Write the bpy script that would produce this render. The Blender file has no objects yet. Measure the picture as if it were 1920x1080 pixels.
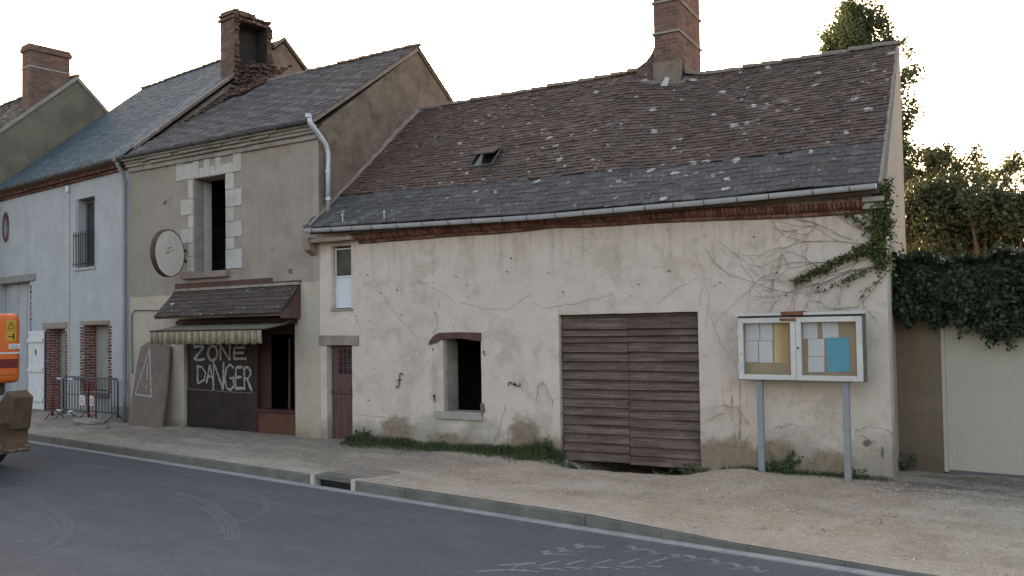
import bpy, bmesh, math, random
from mathutils import Vector, Matrix, noise as mnoise
random.seed(7)
scene = bpy.context.scene
rad = math.radians
# ------------------------------------------------------------------ camera
CAMZ = 2.35
F_PX = 1650.0
PITCH = math.atan(55.0 / F_PX)
ROLL = -0.016
CY = 560.0
cam_d = bpy.data.cameras.new('camera')
cam_d.sensor_width = 36.0
cam_d.lens = 36.0 * F_PX / 1920.0
cam_d.shift_y = (CY - 540.0) / 1920.0
cam_d.clip_start = 0.1
cam_d.clip_end = 2000.0
cam = bpy.data.objects.new('camera', cam_d)
scene.collection.objects.link(cam)
CAMR = Matrix.Rotation(math.pi / 2 + PITCH, 3, 'X') @ Matrix.Rotation(ROLL, 3, 'Z')
cam.matrix_world = Matrix.Translation((0, 0, CAMZ)) @ CAMR.to_4x4()
scene.camera = cam
# ------------------------------------------------------------------ sky and sun (evening, sun low behind the roofs)
SUN_EL, SUN_AZ = rad(9.0), rad(-4.0)
world = bpy.data.worlds.new('World')
scene.world = world
world.use_nodes = True
wn = world.node_tree
wn.nodes.clear()
sky = wn.nodes.new('ShaderNodeTexSky')
sky.sky_type = 'NISHITA'
sky.sun_disc = False
sky.sun_elevation = SUN_EL
sky.sun_rotation = SUN_AZ
sky.air_density = 0.8
sky.dust_density = 5.0
sky.ozone_density = 0.0
bg = wn.nodes.new('ShaderNodeBackground')
bg.inputs['Strength'].default_value = 0.15
wo = wn.nodes.new('ShaderNodeOutputWorld')
wn.links.new(sky.outputs[0], bg.inputs[0])
wn.links.new(bg.outputs[0], wo.inputs[0])
sun_d = bpy.data.lights.new('sun', 'SUN')
sun_d.energy = 2.2
sun_d.angle = rad(0.6)
sun_d.color = (1.0, 0.82, 0.62)
sun = bpy.data.objects.new('sun', sun_d)
scene.collection.objects.link(sun)
sdir = Vector((math.sin(SUN_AZ) * math.cos(SUN_EL), math.cos(SUN_AZ) * math.cos(SUN_EL), math.sin(SUN_EL)))
sun.rotation_euler = sdir.to_track_quat('Z', 'Y').to_euler()
scene.view_settings.view_transform = 'Standard'
scene.view_settings.look = 'None'
scene.view_settings.gamma = 1.0
scene.view_settings.exposure = 2.45
scene.view_settings.use_white_balance = True      # the phone's evening white balance
scene.view_settings.white_balance_temperature = 7100
scene.view_settings.white_balance_tint = 18


# ------------------------------------------------------------------ frames: local x = along the facade, y = into the building, z = up
def ray(px, py):
    return CAMR @ Vector(((px - 960.0) / F_PX, -(py - CY) / F_PX, -1.0))


class Frame:
    def __init__(s, ox, oy, deg):
        s.o = Vector((ox, oy, 0)); s.a = rad(deg)
        s.U = Vector((math.cos(s.a), -math.sin(s.a), 0)); s.V = Vector((math.sin(s.a), math.cos(s.a), 0))

    def loc(s, p):
        q = Vector(p) - s.o
        return Vector((q.dot(s.U), q.dot(s.V), p[2]))

    def w(s, u, v, z=0.0):
        return s.o + s.U * u + s.V * v + Vector((0, 0, z))

    def uz(s, px, py, v=0.0):            # point of the facade plane (at depth v)
        d = ray(px, py); c = Vector((0, 0, CAMZ)) - s.o
        t = (v - c.dot(s.V)) / d.dot(s.V)
        p = Vector((0, 0, CAMZ)) + d * t
        return (p - s.o).dot(s.U), p.z

    def vz(s, px, py, u=0.0):            # point of a side wall plane
        d = ray(px, py); c = Vector((0, 0, CAMZ)) - s.o
        t = (u - c.dot(s.U)) / d.dot(s.U)
        p = Vector((0, 0, CAMZ)) + d * t
        return (p - s.o).dot(s.V), p.z

    def uv(s, px, py, z=0.0):
        d = ray(px, py); t = (z - CAMZ) / d.z
        p = Vector((0, 0, CAMZ)) + d * t
        return (p - s.o).dot(s.U), (p - s.o).dot(s.V)


FB = Frame(-3.83, 17.52, 28.7)     # barn, u 0..10.47
FC = Frame(-9.08, 20.9, 32.8)      # derelict shop, u 0..6.25
FA = Frame(-9.08, 20.9, 39.0)      # blue-grey house, u -7.6..0
FR = Frame(2.43, 9.1, 38.8)        # kerb line, v>0 towards the houses
FG = Frame(5.80, 13.40, 38.6)      # garden wall and garage on the right
FK = Frame(-10.2, 14.45, 38.8)     # excavator, rear face at u=0

# ------------------------------------------------------------------ mesh builder
COL = scene.collection


def fbm(x, y, z=0.0, o=3):
    return mnoise.fractal(Vector((x, y, z)), 1.0, 2.0, o)


class MB:
    def __init__(s):
        s.v = []; s.f = []; s.r = []; s.cuts = []

    def add(s, vs, fs, r=None):
        n = len(s.v); s.cuts.append((n, len(s.f)))
        s.v += [tuple(p) for p in vs]
        for f in fs:
            s.f.append(tuple(n + i for i in f)); s.r.append(random.random() if r is None else r)
        return s

    def box(s, u0, u1, v0, v1, z0, z1, r=None, j=0.0):
        c = [(u0, v0, z0), (u1, v0, z0), (u1, v1, z0), (u0, v1, z0), (u0, v0, z1), (u1, v0, z1), (u1, v1, z1), (u0, v1, z1)]
        if j:
            c = [(a + random.uniform(-j, j), b + random.uniform(-j, j), d + random.uniform(-j, j)) for a, b, d in c]
        r = random.random() if r is None else r
        return s.add(c, [(0, 3, 2, 1), (4, 5, 6, 7), (0, 1, 5, 4), (1, 2, 6, 5), (2, 3, 7, 6), (3, 0, 4, 7)], r)

    def hexa(s, c, r=None):              # eight corners: bottom 4, top 4
        r = random.random() if r is None else r
        return s.add(c, [(0, 3, 2, 1), (4, 5, 6, 7), (0, 1, 5, 4), (1, 2, 6, 5), (2, 3, 7, 6), (3, 0, 4, 7)], r)

    def prism(s, poly, axis, a0, a1, r=None):   # polygon extruded along an axis; poly gives the two other coordinates in order
        n = len(poly); r = random.random() if r is None else r

        def pt(p, a):
            return {'x': (a, p[0], p[1]), 'y': (p[0], a, p[1]), 'z': (p[0], p[1], a)}[axis]
        vs = [pt(p, a0) for p in poly] + [pt(p, a1) for p in poly]
        fs = [tuple(range(n)), tuple(range(2 * n - 1, n - 1, -1))] + [(i, i + n, (i + 1) % n + n, (i + 1) % n) for i in range(n)]
        return s.add(vs, fs, r)

    def tube(s, pts, r, n=6, r1=None, rr=None, cap=True):
        pts = [Vector(p) for p in pts]; r1 = r if r1 is None else r1
        rings = []; m = len(pts); up = Vector((0.13, 0.21, 0.97))
        for i, p in enumerate(pts):
            t = (pts[min(i + 1, m - 1)] - pts[max(i - 1, 0)]).normalized()
            a = t.cross(up)
            if a.length < 0.15: a = t.cross(Vector((1, 0, 0)))
            a.normalize(); b = t.cross(a).normalized()
            q = r + (r1 - r) * i / max(1, m - 1)
            rings.append([p + a * math.cos(2 * math.pi * k / n) * q + b * math.sin(2 * math.pi * k / n) * q for k in range(n)])
        vs = [x for g in rings for x in g]; fs = []
        for i in range(m - 1):
            for k in range(n):
                fs.append((i * n + k, i * n + (k + 1) % n, (i + 1) * n + (k + 1) % n, (i + 1) * n + k))
        if cap:
            fs.append(tuple(range(n - 1, -1, -1))); fs.append(tuple((m - 1) * n + k for k in range(n)))
        return s.add(vs, fs, random.random() if rr is None else rr)

    def strip(s, profile, u0, u1, step=0.3, dz=lambda u: 0.0, dv=lambda u: 0.0):   # open profile (v,z) swept along u
        n = max(2, int((u1 - u0) / step) + 1); us = [u0 + (u1 - u0) * i / (n - 1) for i in range(n)]
        vs = [(u, p[0] + dv(u), p[1] + dz(u)) for u in us for p in profile]; k = len(profile)
        fs = [(i * k + q, (i + 1) * k + q, (i + 1) * k + q + 1, i * k + q + 1) for i in range(n - 1) for q in range(k - 1)]
        return s.add(vs, fs)

    def ribbon(s, pts, w, nrm, off=0.0, jit=0.0):      # flat stroke lying on a surface whose normal is nrm
        pts = [Vector(p) for p in pts]; nrm = Vector(nrm).normalized()
        q = []
        for i in range(len(pts) - 1):
            k = max(1, int((pts[i + 1] - pts[i]).length / 0.04))
            q += [pts[i].lerp(pts[i + 1], a / k) for a in range(k)]
        q.append(pts[-1]); vs = []
        for i, p in enumerate(q):
            t = (q[min(i + 1, len(q) - 1)] - q[max(i - 1, 0)]).normalized(); a = t.cross(nrm).normalized()
            ww = w * (1 + random.uniform(-jit, jit))
            vs += [p + a * ww / 2 + nrm * off, p - a * ww / 2 + nrm * off]
        return s.add(vs, [(2 * i, 2 * i + 1, 2 * i + 3, 2 * i + 2) for i in range(len(q) - 1)])

    def each(s, name, mat, parent=None, **k):       # every added shape becomes a part of its own
        out = []
        for i, (a, f) in enumerate(s.cuts):
            b, g = s.cuts[i + 1] if i + 1 < len(s.cuts) else (len(s.v), len(s.f))
            m = MB(); m.v = s.v[a:b]; m.f = [tuple(q - a for q in t) for t in s.f[f:g]]; m.r = s.r[f:g]; out.append(m.build(name, mat, parent, **k))
        return out

    def build(s, name, mat, parent=None, smooth=False, bevel=0.0):
        me = bpy.data.meshes.new(name)
        me.from_pydata(s.v, [], s.f)
        at = me.attributes.new('rnd', 'FLOAT', 'FACE'); at.data.foreach_set('value', s.r)
        if smooth: me.polygons.foreach_set('use_smooth', [True] * len(s.f))
        me.materials.append(mat); me.update()
        o = bpy.data.objects.new(name, me); COL.objects.link(o)
        if parent is not None: o.parent = parent
        if bevel:
            m = o.modifiers.new('bevel', 'BEVEL'); m.width = bevel; m.segments = 2; m.limit_method = 'ANGLE'
        return o


def tag(o, label=None, cat=None, group=None, kind=None):
    if label: o['label'] = label
    if cat: o['category'] = cat
    if group: o['group'] = group
    if kind: o['kind'] = kind
    return o


def thing(name, frame, label, cat, group=None, at=(0, 0, 0)):
    o = bpy.data.objects.new(name, None); COL.objects.link(o); o.empty_display_size = 0.3
    o.location = frame.w(*at); o.rotation_euler = (0, 0, -frame.a)
    return tag(o, label, cat, group)


def smooth01(x): x = max(0.0, min(1.0, x)); return x * x * (3 - 2 * x)


def interp(x, pts):
    if x <= pts[0][0]: return pts[0][1]
    for (a, b), (c, d) in zip(pts, pts[1:]):
        if x <= c: return b + (d - b) * (x - a) / (c - a)
    return pts[-1][1]


# wall in local (u, z) with rectangular openings, slightly uneven faces
def wall(mb, u0, u1, z0, z1, v0, v1, holes, step=0.25, amp=0.012, edge=0.008):
    us = {u0, u1}; zs = {z0, z1}
    for a, b, c, d in holes:
        us |= {a, b}; zs |= {c, d}

    def fill(S):
        S = sorted(S); out = []
        for a, b in zip(S, S[1:]):
            n = max(1, int(round((b - a) / step)))
            out += [a + (b - a) * i / n for i in range(n)]
        return out + [S[-1]]
    us, zs = fill(us), fill(zs)

    def inh(u, z): return any(a < u < b and c < z < d for a, b, c, d in holes)
    idx = {}

    def P(i, j, back):
        k = (i, j, back)
        if k not in idx:
            u, z = us[i], zs[j]; v = v1 if back else v0 + amp * fbm(u * 0.9 + 3, z * 0.9, v0) * (0 if (i in (0, len(us) - 1)) else 1)
            if 0 < i < len(us) - 1 and 0 < j < len(zs) - 1:
                u += edge * mnoise.noise(Vector((u * 3, z * 3, 1.0))); z += edge * mnoise.noise(Vector((u * 3, z * 3, 7.0)))
            idx[k] = len(mb.v); mb.v.append((u, v, z))
        return idx[k]

    def F(f): mb.f.append(f); mb.r.append(0.5)
    cell = {}
    for i in range(len(us) - 1):
        for j in range(len(zs) - 1):
            cell[i, j] = not inh((us[i] + us[i + 1]) / 2, (zs[j] + zs[j + 1]) / 2)
    for (i, j), s in cell.items():
        if not s: continue
        F((P(i, j, 0), P(i + 1, j, 0), P(i + 1, j + 1, 0), P(i, j + 1, 0)))
        F((P(i, j, 1), P(i, j + 1, 1), P(i + 1, j + 1, 1), P(i + 1, j, 1)))
        if not cell.get((i - 1, j)): F((P(i, j, 1), P(i, j, 0), P(i, j + 1, 0), P(i, j + 1, 1)))
        if not cell.get((i + 1, j)): F((P(i + 1, j, 0), P(i + 1, j, 1), P(i + 1, j + 1, 1), P(i + 1, j + 1, 0)))
        if not cell.get((i, j - 1)): F((P(i, j, 1), P(i + 1, j, 1), P(i + 1, j, 0), P(i, j, 0)))
        if not cell.get((i, j + 1)): F((P(i, j + 1, 0), P(i + 1, j + 1, 0), P(i + 1, j + 1, 1), P(i, j + 1, 1)))
    return mb


# tiles laid in courses on a roof surface S(u, t) with t = distance up the slope
def tiles(mb, S, u0, u1, t0, t1, tw, th, lift=0.018, jit=0.006, skip=0.0, side=0.0, clip=None):
    rows = int(math.ceil((t1 - t0) / th))
    for j in range(rows):
        a, b = t0 + j * th, min(t0 + (j + 1) * th + 0.02, t1)
        off = (0.5 * tw if j % 2 else 0.0) + random.uniform(-side, side); n = int((u1 - u0) / tw) + 2
        rowj = random.uniform(-jit, jit) * 0.6
        for i in range(-1, n):
            x0 = max(u0, u0 + i * tw + off); x1 = min(u1, u0 + (i + 1) * tw + off - 0.004)
            if x1 - x0 < 0.02 or random.random() < skip: continue
            if clip and not clip((x0 + x1) / 2, (a + b) / 2): continue
            q = lift + random.uniform(-jit, jit); da = random.uniform(-jit, jit) + rowj; tw2 = random.uniform(-jit, jit)
            A, na = S(x0, a + da); B, nb = S(x1, a + da + tw2 * 0.7); Cc, _ = S(x1, b); D, _ = S(x0, b)
            vs = [A + na * q, B + nb * (q + tw2), Cc + nb * 0.004, D + na * 0.004, A - na * 0.01, B - nb * 0.01]
            mb.add(vs, [(0, 1, 2, 3), (4, 5, 1, 0), (4, 0, 3), (5, 2, 1)])
    return mb


def roof_surface(E, R):            # E(u), R(u): eave and ridge points
    def S(u, t):
        e, r = E(u), R(u); d = r - e; L = d.length; d = d / L
        n = Vector((1, 0, 0)).cross(d); n.normalize()
        if n.z < 0: n = -n
        s = 0.018 * fbm(u * 0.5, t * 0.6, e.z)
        return e + d * t + n * s, n
    return S
# ------------------------------------------------------------------ materials
class NT:
    def __init__(s, name, rough=0.9, spec=0.25, metal=0.0):
        s.m = bpy.data.materials.new(name); s.m.use_nodes = True; s.t = s.m.node_tree; s.t.nodes.clear()
        s.out = s.n('ShaderNodeOutputMaterial'); s.p = s.n('ShaderNodeBsdfPrincipled')
        s.t.links.new(s.p.outputs[0], s.out.inputs[0])
        s.p.inputs['Roughness'].default_value = rough; s.p.inputs['Specular IOR Level'].default_value = spec
        s.p.inputs['Metallic'].default_value = metal
        s.tc = s.n('ShaderNodeTexCoord').outputs['Object']

    def n(s, k): return s.t.nodes.new(k)

    def L(s, v, sock):
        if isinstance(v, bpy.types.NodeSocket): s.t.links.new(v, sock)
        elif isinstance(v, (tuple, list)): sock.default_value = tuple(v) + ((1.0,) if len(v) == 3 and len(sock.default_value) == 4 else ())
        else: sock.default_value = v

    def noise(s, scale, detail=4, rough=0.55, vec=None, dist=0.0, col=False):
        n = s.n('ShaderNodeTexNoise'); n.inputs['Scale'].default_value = scale; n.inputs['Detail'].default_value = detail
        n.inputs['Roughness'].default_value = rough; n.inputs['Distortion'].default_value = dist
        s.L(vec if vec is not None else s.tc, n.inputs['Vector'])
        return n.outputs['Color' if col else 'Fac']

    def vor(s, scale, feat='F1', out='Distance', vec=None, rnd=1.0):
        n = s.n('ShaderNodeTexVoronoi'); n.feature = feat; n.inputs['Scale'].default_value = scale; n.inputs['Randomness'].default_value = rnd
        s.L(vec if vec is not None else s.tc, n.inputs['Vector'])
        return n.outputs[out]

    def stretch(s, x, y, z, off=(0, 0, 0)):
        n = s.n('ShaderNodeMapping'); n.inputs['Scale'].default_value = (x, y, z); n.inputs['Location'].default_value = off
        s.L(s.tc, n.inputs['Vector']); return n.outputs[0]

    def warp(s, amt, scale):
        c = s.noise(scale, 3, col=True)
        a = s.n('ShaderNodeVectorMath'); a.operation = 'SCALE'; s.L(c, a.inputs[0]); a.inputs['Scale'].default_value = amt
        b = s.n('ShaderNodeVectorMath'); b.operation = 'ADD'; s.L(s.tc, b.inputs[0]); s.L(a.outputs[0], b.inputs[1]); return b.outputs[0]

    def sep(s):
        n = s.n('ShaderNodeSeparateXYZ'); s.L(s.tc, n.inputs[0]); return n.outputs

    def ramp(s, fac, stops, mode='LINEAR'):
        n = s.n('ShaderNodeValToRGB'); cr = n.color_ramp; cr.interpolation = mode
        while len(cr.elements) < len(stops): cr.elements.new(0.5)
        for e, (p, c) in zip(cr.elements, stops):
            e.position = p; e.color = (c, c, c, 1) if isinstance(c, (int, float)) else tuple(c) + (1,)
        s.L(fac, n.inputs[0]); return n.outputs[0]

    def rng(s, v, a, b, c=0.0, d=1.0):
        n = s.n('ShaderNodeMapRange'); n.clamp = True; s.L(v, n.inputs[0])
        for i, q in enumerate((a, b, c, d)): n.inputs[i + 1].default_value = q
        return n.outputs[0]

    def math(s, op, a, b=0.0):
        n = s.n('ShaderNodeMath'); n.operation = op; s.L(a, n.inputs[0]); s.L(b, n.inputs[1]); return n.outputs[0]

    def mul(s, a, b): return s.math('MULTIPLY', a, b)

    def mix(s, fac, a, b, mode='MIX'):
        n = s.n('ShaderNodeMix'); n.data_type = 'RGBA'; n.blend_type = mode
        s.L(fac, n.inputs[0]); s.L(a, n.inputs[6]); s.L(b, n.inputs[7]); return n.outputs[2]

    def blob(s, cx, cz, rx, rz, soft=0.25, amt=0.5, scale=4.0):      # an irregular patch round (cx, cz) in the wall plane
        X = s.sep()
        a = s.math('DIVIDE', s.math('SUBTRACT', X[0], cx), rx); b = s.math('DIVIDE', s.math('SUBTRACT', X[2], cz), rz)
        d = s.math('SQRT', s.math('ADD', s.mul(a, a), s.mul(b, b)))
        d = s.math('ADD', d, s.mul(s.math('SUBTRACT', s.noise(scale, 6, 0.7), 0.5), amt * 3.2))
        s.last_edge = s.mul(s.rng(d, 1.02, 0.985), s.rng(d, 0.90, 0.965))
        return s.rng(d, 1.0, 1.0 - soft, 0.0, 1.0)

    def rnd(s):
        n = s.n('ShaderNodeAttribute'); n.attribute_name = 'rnd'; return n.outputs['Fac']

    def bump(s, h, strength=0.5, dist=0.02, nrm=None):
        n = s.n('ShaderNodeBump'); n.inputs['Strength'].default_value = strength; n.inputs['Distance'].default_value = dist
        s.L(h, n.inputs['Height'])
        if nrm is not None: s.L(nrm, n.inputs['Normal'])
        s.L(n.outputs[0], s.p.inputs['Normal']); return n.outputs[0]

    def col(s, c): s.L(c, s.p.inputs['Base Color']); return s


def simple(name, c, var=0.25, scale=6, rough=0.85, bump=0.25, spec=0.25, metal=0.0, fine=60):
    t = NT(name, rough, spec, metal)
    a = t.noise(scale, 5, 0.6); b = t.noise(fine, 3, 0.6)
    d = tuple(x * (1 - var) for x in c); e = tuple(min(1, x * (1 + var)) for x in c)
    k = t.mix(0.35, t.ramp(a, [(0.3, d), (0.7, e)]), t.ramp(b, [(0.3, d), (0.7, e)]))
    t.col(k)
    if bump: t.bump(t.math('ADD', a, t.mul(b, 0.4)), bump, 0.01)
    return t.m


def mat_barn_plaster():
    t = NT('barn_plaster', 0.93, 0.15); X = t.sep()
    big = t.noise(0.7, 5, 0.6); med = t.noise(3.2, 6, 0.65, t.warp(0.25, 2)); fine = t.noise(38, 4, 0.65)
    c = t.ramp(med, [(0.26, (0.41, 0.325, 0.25)), (0.44, (0.555, 0.458, 0.378)), (0.72, (0.645, 0.548, 0.468))])
    c = t.mix(t.rng(big, 0.42, 0.68, 0, 0.5), c, (0.64, 0.55, 0.47))
    # whitewash worn thin: greyer render showing
    w = t.noise(1.5, 7, 0.7, t.warp(0.5, 1.2))
    c = t.mix(t.rng(w, 0.54, 0.60, 0, 0.5), c, (0.38, 0.325, 0.25))
    # run-off streaks under the brick cornice
    st = t.noise(1.0, 4, 0.6, t.stretch(9, 9, 0.9)); hi = t.rng(X[2], 2.9, 4.3)
    c = t.mix(t.mul(t.mul(t.rng(st, 0.48, 0.64), hi), 0.55), c, (0.25, 0.21, 0.16))
    spots = t.noise(7, 3, 0.6); c = t.mix(t.mul(t.rng(spots, 0.66, 0.72), t.rng(X[2], 1.8, 4, 0.15, 0.8)), c, (0.2, 0.18, 0.15))
    # damp foot of the wall: grey, ochre, blackened
    lo = t.math('SUBTRACT', X[2], t.mul(t.noise(1.8, 6, 0.7), 1.5))
    c = t.mix(t.rng(lo, 0.0, -0.35, 0, 0.85), c, (0.27, 0.235, 0.18))
    och = t.mul(t.rng(lo, -0.18, -0.32), t.rng(t.noise(1.1, 3, 0.5, t.stretch(1, 1, 0.5, (3.3, 0, 0))), 0.45, 0.6))
    c = t.mix(t.mul(och, 0.9), c, (0.23, 0.15, 0.075))
    c = t.mix(t.mul(t.rng(X[2], 0.35, 0.05), t.rng(t.noise(4, 5, 0.7), 0.4, 0.65)), c, (0.10, 0.10, 0.07))
    for cx, cz, rx, rz, amt in ((8.02, 0.80, 0.42, 0.30, .45), (9.15, 0.70, 0.45, 0.14, .5), (10.2, 0.66, 0.28, 0.20, .5), (4.95, 0.95, 0.18, 0.42, .4), (9.55, 0.95, 0.14, 0.3, .5)):      # coat fallen off, greyer coat behind
        k = t.blob(cx, cz, rx, rz, 0.06, amt, 3.5); e = t.last_edge; k = t.mul(k, t.rng(t.noise(2.2, 5, 0.7), 0.35, 0.6)); c = t.mix(t.mul(k, 0.6), c, t.ramp(t.noise(6, 5, 0.7), [(0.35, (0.29, 0.235, 0.18)), (0.65, (0.47, 0.40, 0.33))])); c = t.mix(t.mul(t.mul(t.mul(e, 0.8), t.rng(X[2], cz - 0.02, cz + 0.08)), t.rng(t.noise(3, 3), 0.4, 0.55)), c, (0.12, 0.09, 0.07))
    for cx, cz, rx, rz in ((8.05, 0.36, 0.48, 0.26), (8.85, 0.36, 0.32, 0.26), (1.85, 0.45, 0.40, 0.26), (4.55, 0.5, 0.30, 0.34), (3.0, 0.3, 0.5, 0.16), (9.6, 0.3, 0.35, 0.2)):
        c = t.mix(t.mul(t.blob(cx, cz, rx * 1.15, rz * 1.15, 0.4, 0.45, 6), 0.9), c, t.ramp(t.noise(9, 5, 0.7), [(0.35, (0.11, 0.075, 0.04)), (0.65, (0.25, 0.17, 0.095))]))
    c = t.mix(t.blob(10.12, 0.62, 0.07, 0.06, 0.4, 0.4, 9), c, (0.05, 0.045, 0.04)); c = t.mix(t.blob(10.32, 0.50, 0.03, 0.09, 0.4, 0.4, 9), c, (0.06, 0.05, 0.045))
    c = t.mix(t.mul(t.blob(2.72, 1.35, 0.10, 0.75, 0.6, 0.5, 6), 0.4), c, (0.30, 0.25, 0.20)); c = t.mix(t.mul(t.blob(9.9, 2.0, 0.5, 1.7, 0.9, 0.5, 3), 0.35), c, (0.30, 0.29, 0.25))
    # rust runs by the notice board
    ru = t.mul(t.mul(t.rng(t.noise(1, 5, 0.6, t.stretch(14, 14, 2.2)), 0.52, 0.68), t.rng(t.math('ABSOLUTE', t.math('SUBTRACT', X[0], 8.25)), 0.25, 0.08)), t.mul(t.rng(X[2], 1.7, 1.4), t.rng(X[2], 0.1, 0.4)))
    c = t.mix(ru, c, (0.22, 0.10, 0.05))
    c = t.mix(0.18, c, t.ramp(fine, [(0.3, (0.32, 0.28, 0.23)), (0.7, (0.68, 0.62, 0.55))]))
    t.col(c)
    # spalled patches
    sp = t.rng(w, 0.55, 0.58)
    b = t.bump(t.math('ADD', t.mul(med, 0.7), t.mul(fine, 0.18)), 0.55, 0.02)
    t.bump(t.math('SUBTRACT', 1.0, sp), 0.35, 0.006, b)
    return t.m


def mat_shop_plaster():
    t = NT('shop_plaster', 0.93, 0.15); X = t.sep()
    med = t.noise(2.2, 6, 0.65, t.warp(0.3, 1.5)); fine = t.noise(45, 4, 0.65); big = t.noise(0.8, 5, 0.6)
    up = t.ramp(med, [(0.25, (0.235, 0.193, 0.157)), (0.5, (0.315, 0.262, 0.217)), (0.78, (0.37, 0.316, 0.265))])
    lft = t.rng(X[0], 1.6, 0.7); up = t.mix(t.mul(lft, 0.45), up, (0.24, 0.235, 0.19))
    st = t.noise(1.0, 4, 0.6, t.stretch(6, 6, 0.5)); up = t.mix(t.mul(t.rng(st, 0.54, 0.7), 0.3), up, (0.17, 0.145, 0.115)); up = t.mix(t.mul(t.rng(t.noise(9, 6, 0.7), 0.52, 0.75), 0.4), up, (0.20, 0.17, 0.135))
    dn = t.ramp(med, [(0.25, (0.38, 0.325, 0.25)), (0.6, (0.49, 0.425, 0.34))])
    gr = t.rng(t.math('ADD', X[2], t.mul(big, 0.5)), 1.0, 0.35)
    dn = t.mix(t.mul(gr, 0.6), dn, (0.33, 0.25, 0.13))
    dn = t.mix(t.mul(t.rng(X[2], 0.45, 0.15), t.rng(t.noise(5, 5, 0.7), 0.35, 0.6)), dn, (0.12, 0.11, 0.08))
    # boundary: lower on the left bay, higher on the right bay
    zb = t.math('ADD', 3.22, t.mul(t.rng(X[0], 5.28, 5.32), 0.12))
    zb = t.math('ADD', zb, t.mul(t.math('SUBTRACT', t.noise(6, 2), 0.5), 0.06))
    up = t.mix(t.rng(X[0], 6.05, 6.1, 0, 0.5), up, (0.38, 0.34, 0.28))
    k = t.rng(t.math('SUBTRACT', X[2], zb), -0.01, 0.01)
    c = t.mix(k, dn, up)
    c = t.mix(0.16, c, t.ramp(fine, [(0.3, (0.18, 0.16, 0.12)), (0.7, (0.5, 0.46, 0.38))]))
    t.col(c); t.bump(t.math('ADD', t.mul(med, 0.6), t.mul(fine, 0.2)), 0.5, 0.018)
    return t.m


def mat_plaster(name, c1, c2, dirt, damp=0.5, scale=2.0, patch=0.0):
    t = NT(name, 0.93, 0.15); X = t.sep()
    med = t.noise(scale, 6, 0.68, t.warp(0.3, 1.3)); fine = t.noise(42, 4, 0.65)
    c = t.ramp(med, [(0.3, c1), (0.7, c2)])
    st = t.noise(1.0, 5, 0.7, t.stretch(2.2, 2.2, 0.7)); c = t.mix(t.mul(t.rng(st, 0.5, 0.7), 0.22), c, dirt); c = t.mix(t.mul(t.rng(t.noise(11, 5, 0.7), 0.5, 0.75), 0.35), c, dirt)
    if patch: c = t.mix(t.mul(t.rng(t.noise(1.1, 7, 0.72, t.warp(0.6, 1.0)), 0.5, 0.6), patch), c, dirt)
    c = t.mix(t.mul(t.rng(t.math('SUBTRACT', X[2], t.mul(t.noise(2, 5), 0.9)), 0.1, -0.25), damp), c, dirt)
    c = t.mix(0.15, c, t.ramp(fine, [(0.3, tuple(x * 0.5 for x in c1)), (0.7, tuple(min(1, x * 1.4) for x in c2))]))
    t.col(c); t.bump(t.math('ADD', t.mul(med, 0.5), t.mul(fine, 0.2)), 0.5, 0.016)
    return t.m


def mat_tiles(name, stops, lichen=0.0, lic_col=(0.46, 0.44, 0.39), moss=0.3, moss_col=(0.09, 0.095, 0.06), rough=0.8, spec=0.3, grad=None, bump=0.5, sheen=None):
    t = NT(name, rough, spec); X = t.sep()
    r = t.math('ADD', t.mul(t.rnd(), 0.6), t.mul(t.noise(1.3, 5, 0.65), 0.45))
    c = t.ramp(r, stops)
    if grad and grad[0] == 0.5: c = t.mix(t.mul(t.rng(t.math('ADD', X[0], t.mul(t.noise(0.7, 4), 5)), 7.0, 2.0), 0.55), c, (0.125, 0.052, 0.034))      # colour mixed redder towards the shop end
    c = t.mix(t.mul(t.rng(t.noise(0.9, 6, 0.7), 0.48, 0.66), moss), c, moss_col)
    g = t.noise(24, 4, 0.7); c = t.mix(0.35, c, t.ramp(g, [(0.3, tuple(x * 0.45 for x in stops[0][1])), (0.7, tuple(x * 1.5 for x in stops[-1][1]))]))
    if lichen:
        v = t.warp(0.22, 7); d = t.vor(4.2, vec=v); sel = t.vor(4.2, out='Color', vec=v)
        ss = t.n('ShaderNodeSeparateColor'); t.L(sel, ss.inputs[0])
        size = t.rng(ss.outputs[0], 1.0 - lichen, 1.0, 0.0, 0.36)
        if grad: size = t.mul(size, t.rng(X[0], grad[0], grad[1], grad[2], 1.0))
        k = t.rng(t.math('SUBTRACT', size, d), 0.0, 0.10)
        d2 = t.vor(11.0, vec=v); s2 = t.vor(11.0, out='Color', vec=v); s3 = t.n('ShaderNodeSeparateColor'); t.L(s2, s3.inputs[0])
        k2 = t.rng(t.math('SUBTRACT', t.rng(s3.outputs[1], 0.80, 1.0, 0, 0.36), d2), 0.0, 0.08)
        k = t.math('MAXIMUM', k, t.mul(k2, 0.7)); c = t.mix(t.mul(k, t.rng(t.noise(30, 3), 0.25, 0.55, 0.35, 1.0)), c, lic_col)
    if sheen:       # glossy reflection down the slates, painted in as a pale band
        q = t.rng(t.math('ABSOLUTE', t.math('SUBTRACT', X[0], sheen[0])), sheen[1], 0.1); c = t.mix(t.mul(q, t.rng(t.noise(1, 6, 0.75, t.stretch(9, 1.6, 1.6)), 0.42, 0.62, 0.0, 0.75)), c, (0.20, 0.25, 0.275))
    t.col(c); t.bump(g, bump, 0.008)
    return t.m


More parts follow.
